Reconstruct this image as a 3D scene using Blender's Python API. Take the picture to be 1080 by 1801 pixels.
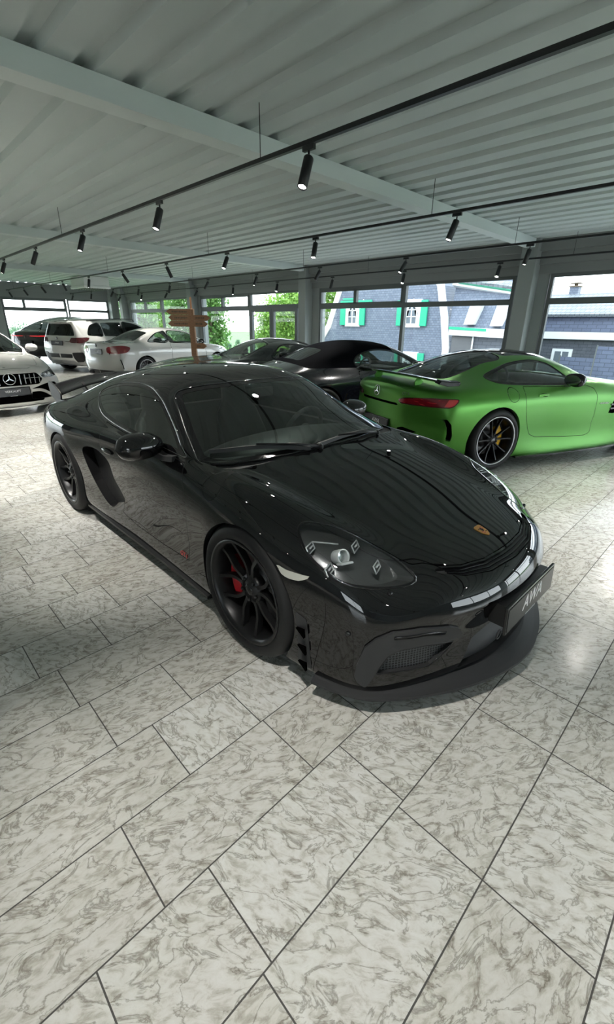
import bpy, bmesh, math, random
import numpy as np
from mathutils import Matrix, Vector
for _o in list(bpy.data.objects): bpy.data.objects.remove(_o)
SC = bpy.context.scene
COL = SC.collection
random.seed(7); RNG = np.random.default_rng(7)
# ------------------------------------------------------------------ camera
cam_data = bpy.data.cameras.new('camera')
cam = bpy.data.objects.new('camera', cam_data); COL.objects.link(cam)
cam_data.sensor_fit = 'HORIZONTAL'; cam_data.sensor_width = 36.0
cam_data.lens = 767.048/1080*36.0
cam_data.shift_y = -18.0/1080
cam_data.clip_end = 2000
CAM_R = ((0.7011268, 0.7129359, 0.0119839), (0.2757532, -0.2556099, -0.9266195), (-0.6575571, 0.6529824, -0.3758093))
_r, _d, _f = CAM_R
cam.matrix_world = Matrix(((_r[0], -_d[0], -_f[0], 0), (_r[1], -_d[1], -_f[1], 0), (_r[2], -_d[2], -_f[2], 1.53), (0, 0, 0, 1)))
SC.camera = cam
# ------------------------------------------------------------------ sky, daylight and exposure
SC.view_settings.view_transform = 'Standard'; SC.view_settings.look = 'None'
SC.view_settings.gamma = 1.0; SC.view_settings.exposure = EXPOSURE = 1.48
SC.view_settings.use_curve_mapping = False
SC.cycles.max_bounces = 10; SC.cycles.diffuse_bounces = 5; SC.cycles.glossy_bounces = 5; SC.cycles.transmission_bounces = 6
SC.cycles.transparent_max_bounces = 24; SC.cycles.caustics_reflective = False; SC.cycles.caustics_refractive = False
SC.cycles.sample_clamp_indirect = 6.0; SC.cycles.blur_glossy = 0.5
SC.cycles.use_denoising = True
SPOTS = True; SPOT_W = 78.0
world = bpy.data.worlds.new('overcast_sky'); SC.world = world; world.use_nodes = True
_nt = world.node_tree; _bg = _nt.nodes['Background']
_tc = _nt.nodes.new('ShaderNodeTexCoord'); _sx = _nt.nodes.new('ShaderNodeSeparateXYZ'); _cr = _nt.nodes.new('ShaderNodeValToRGB')
_nt.links.new(_tc.outputs['Generated'], _sx.inputs[0]); _nt.links.new(_sx.outputs['Z'], _cr.inputs[0]); _nt.links.new(_cr.outputs[0], _bg.inputs[0])
_cr.color_ramp.elements[0].position = 0.0; _cr.color_ramp.elements[0].color = (.90, .96, 1.0, 1)
_cr.color_ramp.elements[1].position = 0.6; _cr.color_ramp.elements[1].color = (.78, .90, 1.0, 1)
_bg.inputs[1].default_value = SKY = 2.3
# ------------------------------------------------------------------ helpers
def link(o, parent=None):
    COL.objects.link(o)
    if parent is not None:
        o.parent = parent
    return o

def tag(o, label=None, cat=None, group=None, kind=None):
    if label: o['label'] = label
    if cat: o['category'] = cat
    if group: o['group'] = group
    if kind: o['kind'] = kind
    return o

def empty(name, loc=(0, 0, 0), rz=0.0, label=None, cat=None, group=None):
    o = bpy.data.objects.new(name, None)
    o.empty_display_size = 0.2
    o.location = loc
    o.rotation_euler = (0, 0, rz)
    link(o)
    return tag(o, label, cat, group)

def copy_tree(o, parent=None):
    c = o.copy()
    COL.objects.link(c)
    if parent is not None:
        c.parent = parent
    for ch in list(o.children):
        copy_tree(ch, c)
    return c

class MB:
    """collects shapes; build() links them as one mesh object"""
    def __init__(self):
        self.v = []; self.f = []; self.m = []; self.s = []
    def add(self, vs, fs, mat=0, smooth=False):
        b = len(self.v)
        self.v.extend([tuple(map(float, p)) for p in vs])
        for f in fs:
            self.f.append(tuple(int(i) + b for i in f)); self.m.append(mat); self.s.append(smooth)
        return self
    def box(self, lo, hi, mat=0):
        x0, y0, z0 = lo; x1, y1, z1 = hi
        vs = [(x0,y0,z0),(x1,y0,z0),(x1,y1,z0),(x0,y1,z0),(x0,y0,z1),(x1,y0,z1),(x1,y1,z1),(x0,y1,z1)]
        return self.add(vs, [(0,3,2,1),(4,5,6,7),(0,1,5,4),(1,2,6,5),(2,3,7,6),(3,0,4,7)], mat)
    def obox(self, c, ax, ay, az, mat=0):
        """box at centre c with half-axis vectors"""
        c = np.array(c, float); ax = np.array(ax, float); ay = np.array(ay, float); az = np.array(az, float)
        vs = [c+i*ax+j*ay+k*az for k in (-1,1) for j in (-1,1) for i in (-1,1)]
        return self.add(vs, [(0,2,3,1),(4,5,7,6),(0,1,5,4),(1,3,7,5),(3,2,6,7),(2,0,4,6)], mat)
    def tube(self, path, r, n=8, mat=0, caps=True, closed=False):
        path = np.array(path, float); N = len(path)
        r = np.full(N, r) if np.isscalar(r) else np.array(r, float)
        fr = frames(path, closed)
        vs = []; fs = []
        for i in range(N):
            t, a, b = fr[i]
            for k in range(n):
                q = 2*math.pi*k/n
                vs.append(path[i]+r[i]*(math.cos(q)*a+math.sin(q)*b))
        M = N if closed else N-1
        for i in range(M):
            j = (i+1) % N
            for k in range(n):
                l = (k+1) % n
                fs.append((i*n+k, i*n+l, j*n+l, j*n+k))
        if caps and not closed:
            fs.append(tuple(range(n))[::-1]); fs.append(tuple((N-1)*n+k for k in range(n)))
        return self.add(vs, fs, mat, True)
    def sweep(self, path, sec, up=None, mat=0, closed=False, smooth=False, scale=None):
        """sweep closed 2d section (a,b) along path; 'up' list/vec gives b direction"""
        path = np.array(path, float); N = len(path); n = len(sec)
        vs = []; fs = []
        for i in range(N):
            if closed: t = path[(i+1) % N]-path[i-1]
            else: t = path[min(i+1, N-1)]-path[max(i-1, 0)]
            t = t/ (np.linalg.norm(t)+1e-12)
            u = np.array(up[i] if np.ndim(up) == 2 else (up if up is not None else (0, 0, 1)), float)
            a = np.cross(t, u); a /= (np.linalg.norm(a)+1e-12)
            b = np.cross(a, t)
            sc = 1.0 if scale is None else scale[i]
            for (p, q) in sec:
                vs.append(path[i]+sc*(p*a+q*b))
        M = N if closed else N-1
        for i in range(M):
            j = (i+1) % N
            for k in range(n):
                l = (k+1) % n
                fs.append((i*n+k, j*n+k, j*n+l, i*n+l))
        if not closed:
            fs.append(tuple(range(n))); fs.append(tuple((N-1)*n+k for k in range(n))[::-1])
        return self.add(vs, fs, mat, smooth)
    def lathe(self, prof, n=32, M=None, mat=0, smooth=True, closed=False):
        """profile (r, a) turned round axis; M maps local (x=radial0, y=axis, z=radial1) to parent"""
        P = len(prof); vs = []; fs = []
        for k in range(n):
            q = 2*math.pi*k/n
            for (r, a) in prof:
                p = np.array((r*math.cos(q), a, r*math.sin(q)))
                vs.append(M(p) if M else p)
        for k in range(n):
            l = (k+1) % n
            for i in range(P if closed else P-1):
                j = (i+1) % P
                fs.append((k*P+i, k*P+j, l*P+j, l*P+i))
        return self.add(vs, fs, mat, smooth)
    def prism(self, poly, O, U, V, d, mat=0, smooth=False):
        """2d polygon in plane O,U,V extruded by vector d"""
        O = np.array(O, float); U = np.array(U, float); V = np.array(V, float); d = np.array(d, float)
        n = len(poly)
        a = [O+p*U+q*V for p, q in poly]; b = [x+d for x in a]
        fs = [tuple(range(n)), tuple(range(2*n-1, n-1, -1))]
        fs += [(i, n+i, n+(i+1) % n, (i+1) % n) for i in range(n)]
        return self.add(a+b, fs, mat, smooth)
    def sphere(self, c, r, n=12, m=8, mat=0):
        c = np.array(c, float); r = np.array((r, r, r) if np.isscalar(r) else r, float)
        vs = [c+r*np.array((0, 0, 1))]
        for j in range(1, m):
            t = math.pi*j/m
            for i in range(n):
                q = 2*math.pi*i/n
                vs.append(c+r*np.array((math.sin(t)*math.cos(q), math.sin(t)*math.sin(q), math.cos(t))))
        vs.append(c-r*np.array((0, 0, 1)))
        fs = [(0, 1+i, 1+(i+1) % n) for i in range(n)]
        for j in range(m-2):
            for i in range(n):
                fs.append((1+j*n+i, 1+(j+1)*n+i, 1+(j+1)*n+(i+1) % n, 1+j*n+(i+1) % n))
        L = len(vs)-1; b = 1+(m-2)*n
        fs += [(L, b+(i+1) % n, b+i) for i in range(n)]
        return self.add(vs, fs, mat, True)
    def build(self, name, mats, parent=None, bevel=0.0, seg=2):
        me = bpy.data.meshes.new(name)
        me.from_pydata(self.v, [], self.f)
        bm = bmesh.new(); bm.from_mesh(me)
        bmesh.ops.recalc_face_normals(bm, faces=bm.faces[:])
        bm.to_mesh(me); bm.free()
        if not isinstance(mats, (list, tuple)): mats = [mats]
        for m in mats: me.materials.append(m)
        me.polygons.foreach_set('material_index', self.m)
        me.polygons.foreach_set('use_smooth', self.s)
        o = bpy.data.objects.new(name, me)
        link(o, parent)
        if bevel:
            md = o.modifiers.new('bevel', 'BEVEL'); md.width = bevel; md.segments = seg; md.limit_method = 'ANGLE'
        return o

def frames(path, closed=False):
    N = len(path); out = []; a = None
    for i in range(N):
        if closed: t = path[(i+1) % N]-path[i-1]
        else: t = path[min(i+1, N-1)]-path[max(i-1, 0)]
        t = t/(np.linalg.norm(t)+1e-12)
        if a is None:
            u = np.array((0, 0, 1.0)) if abs(t[2]) < .9 else np.array((1.0, 0, 0))
            a = np.cross(t, u)
        a = a-t*(a@t); a /= (np.linalg.norm(a)+1e-12)
        out.append((t, a, np.cross(t, a)))
    return out

def pchip(keys):
    """monotone cubic through (x, v) keys; v scalar or tuple"""
    k = sorted(keys, key=lambda t: t[0])
    X = np.array([t[0] for t in k], float); Y = np.array([np.atleast_1d(t[1]) for t in k], float)
    h = np.diff(X)[:, None]; d = np.diff(Y, axis=0)/h
    m = np.zeros_like(Y)
    if len(X) == 2:
        m[:] = d[0]
    else:
        for i in range(1, len(X)-1):
            w1 = 2*h[i]+h[i-1]; w2 = h[i]+2*h[i-1]
            for c in range(Y.shape[1]):
                if d[i-1, c]*d[i, c] > 0:
                    m[i, c] = (w1+w2)[0]/(w1[0]/d[i-1, c]+w2[0]/d[i, c])
        m[0] = d[0]; m[-1] = d[-1]
    def fn(x):
        x = min(max(x, X[0]), X[-1])
        i = min(max(int(np.searchsorted(X, x))-1, 0), len(X)-2)
        H = X[i+1]-X[i]; t = (x-X[i])/H
        r = ((1+2*t)*(1-t)**2*Y[i]+t*(1-t)**2*H*m[i]+t*t*(3-2*t)*Y[i+1]+t*t*(t-1)*H*m[i+1])
        return float(r[0]) if len(r) == 1 else r
    return fn

def smooth_poly(pts, n=6, closed=True):
    """Catmull-Rom through 2d or 3d points"""
    P = np.array(pts, float); N = len(P); out = []
    rng = range(N) if closed else range(N-1)
    for i in rng:
        if closed: a, b, c, d = P[i-1], P[i], P[(i+1) % N], P[(i+2) % N]
        else: a, b, c, d = P[max(i-1, 0)], P[i], P[i+1], P[min(i+2, N-1)]
        for k in range(n):
            t = k/n
            out.append(0.5*(2*b+(c-a)*t+(2*a-5*b+4*c-d)*t*t+(3*b-a-3*c+d)*t**3))
    if not closed: out.append(P[-1])
    return np.array(out)

def round_poly(pts, r, n=4):
    """polygon with rounded corners"""
    P = [np.array(p, float) for p in pts]; N = len(P); out = []
    rr = [r]*N if np.isscalar(r) else r
    for i in range(N):
        a, b, c = P[i-1], P[i], P[(i+1) % N]
        u = a-b; v = c-b; lu = np.linalg.norm(u); lv = np.linalg.norm(v)
        q = min(rr[i], lu*.48, lv*.48)
        if q < 1e-5: out.append(b); continue
        p0 = b+u/lu*q; p1 = b+v/lv*q
        for k in range(n+1):
            t = k/n
            out.append((1-t)**2*p0+2*t*(1-t)*b+t*t*p1)
    return np.array(out)

def sdist(P, poly):
    """signed distance (negative inside) of 2d points to polygon"""
    poly = np.array(poly, float); n = len(poly)
    D = np.full(len(P), 1e9); ins = np.zeros(len(P), bool)
    for i in range(n):
        a = poly[i]; b = poly[(i+1) % n]; e = b-a; L = e@e+1e-18
        w = P-a; t = np.clip((w@e)/L, 0, 1)
        q = w-t[:, None]*e
        D = np.minimum(D, (q*q).sum(1))
        c = ((a[1] > P[:, 1]) != (b[1] > P[:, 1]))
        with np.errstate(divide='ignore', invalid='ignore'):
            xi = (b[0]-a[0])*(P[:, 1]-a[1])/(b[1]-a[1]+1e-30)+a[0]
        ins ^= c & (P[:, 0] < xi)
    D = np.sqrt(D)
    return np.where(ins, -D, D)

class Tri:
    """triangle mesh with vertex normals (numpy)"""
    def __init__(self, v, n, t):
        self.v = v; self.n = n; self.t = t
    def split(self, d):
        """cut along d = 0: returns (inside, outside, edges) with edges as pairs of points + normals"""
        d = np.where(np.abs(d) < 1e-5, 1e-5, d)
        neg = d < 0
        s = neg[self.t]; cnt = s.sum(1)
        tin = self.t[cnt == 3]; tout = self.t[cnt == 0]
        cross = self.t[(cnt == 1) | (cnt == 2)]
        nv = [self.v]; nn = [self.n]; base = len(self.v); cache = {}; newv = []; newn = []
        def cutpt(i, j):
            k = (i, j) if i < j else (j, i)
            if k in cache: return cache[k]
            a, b = k; t = d[a]/(d[a]-d[b])
            newv.append(self.v[a]+t*(self.v[b]-self.v[a]))
            m = self.n[a]+t*(self.n[b]-self.n[a]); newn.append(m/(np.linalg.norm(m)+1e-12))
            cache[k] = base+len(newv)-1
            return cache[k]
        ti = []; to = []; edges = []
        for tri in cross:
            a, b, c = tri
            k = int(neg[a])+int(neg[b])+int(neg[c])
            flag = neg if k == 1 else ~neg
            while not flag[a]: a, b, c = b, c, a
            p = cutpt(a, b); q = cutpt(a, c)
            one = [(a, p, q)]; two = [(p, b, c), (p, c, q)]
            if k == 1: ti += one; to += two; edges.append((p, q))
            else: to += one; ti += two; edges.append((q, p))
        if newv:
            V = np.vstack([self.v, np.array(newv)]); Nn = np.vstack([self.n, np.array(newn)])
        else: V, Nn = self.v, self.n
        def mk(A, B):
            T = np.vstack([A, np.array(B, int).reshape(-1, 3)]) if len(B) else A
            return Tri(V, Nn, T).compact()
        E = [((V[i], Nn[i]), (V[j], Nn[j])) for i, j in edges]
        return mk(tin, ti), mk(tout, to), E
    def compact(self):
        u, inv = np.unique(self.t, return_inverse=True)
        return Tri(self.v[u], self.n[u], inv.reshape(-1, 3))
    def join(self, o):
        return Tri(np.vstack([self.v, o.v]), np.vstack([self.n, o.n]), np.vstack([self.t, o.t+len(self.v)]))
    def moved(self, vec=None, off=0.0):
        v = self.v+self.n*off
        if vec is not None: v = v+np.array(vec)
        return Tri(v, self.n, self.t)
    def object(self, name, mat, parent=None, extra=None):
        """extra: list of (MB-like v, f, matindex)"""
        me = bpy.data.meshes.new(name)
        me.from_pydata(self.v.tolist(), [], self.t.tolist())
        me.polygons.foreach_set('use_smooth', [True]*len(self.t))
        me.materials.append(mat)
        me.normals_split_custom_set_from_vertices([tuple(x) for x in self.n])
        o = bpy.data.objects.new(name, me)
        return link(o, parent)

def loops(E):
    """chain cut edges into ordered point loops [(pts, normals, closed)]"""
    nxt = {}; pt = {}
    key = lambda p: (round(p[0]*1e5), round(p[1]*1e5), round(p[2]*1e5))
    for (a, na), (b, nb) in E:
        ka, kb = key(a), key(b)
        pt[ka] = (a, na); pt[kb] = (b, nb)
        nxt.setdefault(ka, []).append(kb)
    out = []; used = set()
    indeg = {}
    for k, v in nxt.items():
        for q in v: indeg[q] = indeg.get(q, 0)+1
    starts = [k for k in nxt if indeg.get(k, 0) == 0]+list(nxt)
    for s in starts:
        if s in used: continue
        ch = [s]; used.add(s); cur = s; closed = False
        while cur in nxt:
            cand = [q for q in nxt[cur] if q not in used]
            if not cand:
                closed = s in nxt[cur]; break
            cur = cand[0]; used.add(cur); ch.append(cur)
        if len(ch) > 2:
            out.append((np.array([pt[k][0] for k in ch]), np.array([pt[k][1] for k in ch]), closed))
    return out

def resample(P, step, closed):
    Q = np.vstack([P, P[:1]]) if closed else P
    L = np.r_[0, np.cumsum(np.linalg.norm(np.diff(Q, axis=0), axis=1))]
    n = max(int(L[-1]/step), 4)
    s = np.linspace(0, L[-1], n+1)
    R = np.stack([np.interp(s, L, Q[:, i]) for i in range(Q.shape[1])], 1)
    return R[:-1] if closed else R

# ------------------------------------------------------------------ car bodies
def subdivide_cage(verts, faces, level, target_iter=4, creases=None):
    """Catmull-Clark surface that passes through the cage points"""
    me = bpy.data.meshes.new('cage'); me.from_pydata([tuple(v) for v in verts], [], faces)
    if creases:
        at = me.attributes.new('crease_edge', 'FLOAT', 'EDGE')
        em = {tuple(sorted(e.vertices)): e.index for e in me.edges}
        for (i, j), w in creases.items():
            k = em.get(tuple(sorted((i, j))))
            if k is not None: at.data[k].value = w
    o = bpy.data.objects.new('cage', me); COL.objects.link(o)
    md = o.modifiers.new('s', 'SUBSURF'); md.subdivision_type = 'CATMULL_CLARK'; md.use_limit_surface = True
    tgt = np.array(verts, float); cur = tgt.copy(); N = len(tgt)
    for it in range(target_iter+1):
        md.levels = 2 if it < target_iter else level
        me.vertices.foreach_set('co', cur.ravel()); me.update()
        dg = bpy.context.evaluated_depsgraph_get(); dg.update()
        ev = o.evaluated_get(dg); m2 = ev.to_mesh()
        n = len(m2.vertices)
        co = np.empty(n*3); m2.vertices.foreach_get('co', co); co = co.reshape(-1, 3)
        if it < target_iter:
            cur = cur+0.9*(tgt-co[:N])
        else:
            nn = np.empty(n*3); m2.vertices.foreach_get('normal', nn); nn = nn.reshape(-1, 3)
            m2.calc_loop_triangles()
            T = np.empty(len(m2.loop_triangles)*3, int); m2.loop_triangles.foreach_get('vertices', T)
            T = T.reshape(-1, 3).copy(); co = co.copy(); nn = nn.copy()
        ev.to_mesh_clear()
    bpy.data.objects.remove(o); bpy.data.meshes.remove(me)
    return Tri(co, nn, T)

def cap_grid(cap):
    """cap: top (5 points centre -> corner), levels [(centre x, centre z, corner point)] x3, bottom (5 points)"""
    pw = cap.get('pow', 2.2)
    rows = [[np.array(p, float) for p in cap['top']]]
    for (xc, zc, c) in cap['levels']:
        c = np.array(c, float); r = []
        for t in cap.get('cols', (0, .28, .55, .8, 1.0)):
            r.append(np.array((xc-(xc-c[0])*t**pw, c[1]*t, zc+(c[2]-zc)*t*t)))
        rows.append(r)
    rows.append([np.array(p, float) for p in cap['bottom']])
    return rows

def car_body(S, level=3):
    """S: spec dict; key curves along x for the rows of each section (half car), nose and tail caps"""
    c = {k: pchip(S[k]) for k in ('top', 'belt', 'rail', 'shoulder', 'wide', 'low', 'sill')}
    r7 = pchip(S['mid']) if 'mid' in S else None
    r9 = pchip(S['inner']) if 'inner' in S else None
    secs = []
    for x in S['stations']:
        zt = c['top'](x); yb, zb = c['belt'](x); yr, zr = c['rail'](x)
        ys, zs = c['shoulder'](x); yw, zw = c['wide'](x); yl, zl = c['low'](x); yi, zi = c['sill'](x)
        if r7: ym, zm = r7(x)
        else: ym, zm = .5*(yb+yr)+S.get('tumble', .012), .5*(zb+zr)
        if r9: yn, zn = r9(x)
        else: yn, zn = .55*yr, zr+(zt-zr)*.76
        secs.append([(x, 0, zi-.01), (x, yi*.3, zi-.01), (x, yi*.6, zi-.01), (x, yi*.86, zi-.01), (x, yi, zi), (x, yl, zl), (x, yw, zw), (x, ys, zs),
                     (x, yb, zb), (x, ym, zm), (x, yr, zr), (x, yn, zn), (x, 0, zt)])
    NR = 13
    nose = cap_grid(S['nose']); tail = cap_grid(S['tail'])
    def loop_of(g):
        return [g[4][0], g[4][1], g[4][2], g[4][3], g[4][4], g[3][4], g[2][4], g[1][4], g[0][4], g[0][3], g[0][2], g[0][1], g[0][0]]
    secs = [loop_of(tail)]+secs+[loop_of(nose)]
    ns = len(secs)
    V = []; idx = {}
    def put(k, p, side):
        if k not in idx:
            idx[k] = len(V); V.append((p[0], p[1]*side, p[2]))
        return idx[k]
    def vid(i, j, side):
        if j in (0, NR-1): side = 1
        return put((i, j, side), secs[i][j], side)
    F = []; CRE = {}
    for i in range(ns-1):
        for j in range(NR-1):
            for sd in (1, -1):
                q = [vid(i, j, sd), vid(i+1, j, sd), vid(i+1, j+1, sd), vid(i, j+1, sd)]
                F.append(q[::-1] if sd == 1 else q)
    for g, i, nose_, g0 in ((tail, 0, False, S['tail']), (nose, ns-1, True, S['nose'])):
        def cv(l, k, sd):
            if l == 0: return vid(i, 12-k, sd)
            if l == 4: return vid(i, k, sd)
            if k == 4: return vid(i, 8-l, sd)
            if k == 0: sd = 1
            return put((i, 'c', l, k, sd), g[l][k], sd)
        for l in range(4):
            for k in range(4):
                for sd in (1, -1):
                    q = [cv(l, k, sd), cv(l+1, k, sd), cv(l+1, k+1, sd), cv(l, k+1, sd)]
                    F.append(q if nose_ == (sd == 1) else q[::-1])
                    for cl, cw in g0.get('crease', ()):
                        if l == cl: CRE[(cv(l, k, sd), cv(l, k+1, sd))] = cw if k < 3 else cw*.6
    return subdivide_cage(V, F, level, creases=CRE)
# ------------------------------------------------------------------ materials
def mat(name, col=(.5, .5, .5), rough=.5, metal=0.0, coat=0.0, em=None, spec=None, coat_rough=.03):
    m = bpy.data.materials.new(name); m.use_nodes = True
    b = m.node_tree.nodes['Principled BSDF']
    b.inputs['Base Color'].default_value = (*col, 1); b.inputs['Roughness'].default_value = rough
    b.inputs['Metallic'].default_value = metal; b.inputs['Coat Weight'].default_value = coat
    b.inputs['Coat Roughness'].default_value = coat_rough
    if spec is not None: b.inputs['Specular IOR Level'].default_value = spec
    if em: b.inputs['Emission Color'].default_value = (*em[0], 1); b.inputs['Emission Strength'].default_value = em[1]
    return m

def nd(m, typ, **kw):
    n = m.node_tree.nodes.new(typ)
    for k, v in kw.items():
        if k.startswith('i_'):
            key = k[2:]; n.inputs[int(key) if key.isdigit() else key.replace('_', ' ')].default_value = v
        else: setattr(n, k, v)
    return n
def lk(m, a, b): m.node_tree.links.new(a, b)
def bsdf(m): return m.node_tree.nodes['Principled BSDF']
def ramp(m, stops, fac=None):
    r = nd(m, 'ShaderNodeValToRGB'); e = r.color_ramp.elements
    while len(e) < len(stops): e.new(.5)
    for el, (p, c) in zip(e, stops): el.position = p; el.color = (*c, 1)
    if fac is not None: lk(m, fac, r.inputs[0])
    return r

def glass(name, tint=(1, 1, 1), refl=1.0, rough=0.0, f0=.05, graze=.9):
    m = bpy.data.materials.new(name); m.use_nodes = True; nt = m.node_tree
    nt.nodes.remove(nt.nodes['Principled BSDF']); out = nt.nodes['Material Output']
    t = nd(m, 'ShaderNodeBsdfTransparent'); t.inputs[0].default_value = (*tint, 1)
    g = nd(m, 'ShaderNodeBsdfGlossy'); g.inputs['Roughness'].default_value = rough; g.inputs[0].default_value = (refl, refl, refl, 1)
    lw = nd(m, 'ShaderNodeLayerWeight'); lw.inputs[0].default_value = .5
    pw = nd(m, 'ShaderNodeMath', operation='POWER', i_1=5.0); lk(m, lw.outputs['Facing'], pw.inputs[0])
    f = nd(m, 'ShaderNodeMath', operation='MULTIPLY_ADD', i_1=(1-f0)*graze, i_2=f0); lk(m, pw.outputs[0], f.inputs[0])
    x = nd(m, 'ShaderNodeMixShader'); lk(m, f.outputs[0], x.inputs[0]); lk(m, t.outputs[0], x.inputs[1]); lk(m, g.outputs[0], x.inputs[2])
    lk(m, x.outputs[0], out.inputs[0])
    return m

M = {}
# --- car paints and trims
M['black_paint'] = mat('black_paint', (.003, .003, .0035), .5, 0, 1.0, spec=.0, coat_rough=.0); bsdf_ = M['black_paint'].node_tree.nodes['Principled BSDF']; bsdf_.inputs['Coat IOR'].default_value = 1.6
M['black_gloss'] = mat('black_gloss', (.006, .006, .007), .08)
M['black_satin'] = mat('black_satin', (.008, .0083, .009), .4, spec=.35)
M['black_matte'] = mat('black_matte', (.02, .021, .022), .6)
M['grey_plastic'] = mat('grey_plastic', (.026, .027, .029), .48, spec=.35)
M['dark_void'] = mat('dark_void', (.0015, .0015, .0015), 1.0, spec=0)
M['rubber'] = mat('rubber', (.009, .0093, .010), .6, spec=.3)
M['rim_black'] = mat('rim_black', (.019, .0195, .021), .33, .6)
M['rim_grey'] = mat('rim_grey', (.10, .10, .105), .35, .8)
M['rim_silver'] = mat('rim_silver', (.45, .45, .46), .28, .9)
M['disc'] = mat('disc_steel', (.16, .16, .165), .42, .8)
M['caliper_red'] = mat('caliper_red', (.42, .012, .02), .35)
M['caliper_yellow'] = mat('caliper_yellow', (.75, .42, .01), .35)
M['chrome'] = mat('chrome', (.75, .75, .76), .12, 1.0)
M['alu'] = mat('brushed_aluminium', (.42, .42, .43), .33, 1.0)
M['gold'] = mat('gold_metal', (.62, .30, .08), .3, .8)
M['red_enamel'] = mat('red_enamel', (.45, .03, .02), .35)
M['red_letter'] = mat('red_lettering', (.5, .02, .015), .45)
M['white_letter'] = mat('white_lettering', (.8, .8, .8), .5)
M['grey_letter'] = mat('grey_lettering', (.45, .45, .45), .5)
M['trim_dark'] = mat('dark_chrome', (.22, .22, .225), .16, 1.0)  # gloss black window seal; its bright reflections are put into a lighter metal tone
M['leather'] = mat('black_leather', (.014, .014, .015), .5)
M['car_glass'] = glass('tinted_car_glass', (.66, .72, .70), 1.0, f0=.10)
M['hero_glass'] = glass('lightly_tinted_car_glass', (.40, .46, .44), 1.0, f0=.12)
M['dark_glass'] = glass('dark_car_glass', (.10, .115, .115), 1.0)
M['clear_glass'] = glass('clear_lamp_cover', (.86, .88, .88), 1.0)
M['frit'] = mat('black_glass_border', (.004, .004, .0045), .06)
M['lamp_shell'] = mat('headlamp_reflector', (.11, .113, .118), .22, .6)
M['lamp_bright'] = mat('lamp_bright_plastic', (.72, .74, .75), .2, .5)
M['marker_white'] = mat('marker_lens', (.42, .42, .38), .25)
M['tail_red'] = mat('tail_lamp_red', (.20, .004, .012), .12, 0, 1.0)
M['tail_bright'] = mat('tail_lamp_bright', (.62, .03, .035), .15, 0, 1.0)
M['tail_dark'] = mat('tail_lamp_dark', (.07, .008, .012), .1, 0, 1.0)
M['tail_glow'] = mat('tail_lamp_lit', (.3, .0, .0), .3, em=((1, .03, .04), .7))
M['plate_dark'] = mat('plate_dark', (.028, .028, .03), .22)
M['paint_green'] = mat('satin_green_paint', (.078, .275, .034), .32, .55, .15, coat_rough=.3)
M['paint_white'] = mat('white_paint', (.52, .52, .50), .22, 0, 1.0)
M['paint_grey'] = mat('dark_grey_paint', (.05, .056, .058), .22, .55, 1.0)
M['paint_navy'] = mat('blue_black_paint', (.006, .0075, .011), .2, .2, 1.0)
M['soft_top'] = mat('black_canvas', (.003, .0035, .005), .95, spec=.03)
# --- wire mesh pattern for the intakes
def mesh_mat():
    m = mat('honeycomb_mesh', (.004, .004, .004), .5)
    tc = nd(m, 'ShaderNodeTexCoord'); mp = nd(m, 'ShaderNodeMapping'); mp.inputs['Scale'].default_value = (1, 1, 1)
    v = nd(m, 'ShaderNodeTexVoronoi', feature='DISTANCE_TO_EDGE'); v.inputs['Scale'].default_value = 85; v.inputs['Randomness'].default_value = 0
    sp = nd(m, 'ShaderNodeSeparateXYZ'); cx = nd(m, 'ShaderNodeCombineXYZ'); lk(m, tc.outputs['Object'], sp.inputs[0]); lk(m, sp.outputs['Y'], cx.inputs[0]); lk(m, sp.outputs['Z'], cx.inputs[1])
    v.voronoi_dimensions = '2D'; v.inputs['Randomness'].default_value = .15; lk(m, cx.outputs[0], v.inputs['Vector'])
    r = ramp(m, [(.0, (.07, .075, .08)), (.10, (.07, .075, .08)), (.16, (.0015, .0015, .0015))], v.outputs['Distance'])
    lk(m, r.outputs[0], bsdf(m).inputs['Base Color'])
    return m
M['mesh'] = mesh_mat()
def carbon_mat():
    m = mat('carbon_weave', (.012, .012, .013), .18, 0, .6)
    tc = nd(m, 'ShaderNodeTexCoord'); c = nd(m, 'ShaderNodeTexChecker'); c.inputs['Scale'].default_value = 160
    c.inputs[1].default_value = (.008, .008, .009, 1); c.inputs[2].default_value = (.024, .025, .027, 1)
    lk(m, tc.outputs['Object'], c.inputs[0]); lk(m, c.outputs[0], bsdf(m).inputs['Base Color'])
    return m
M['carbon'] = carbon_mat()
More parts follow.
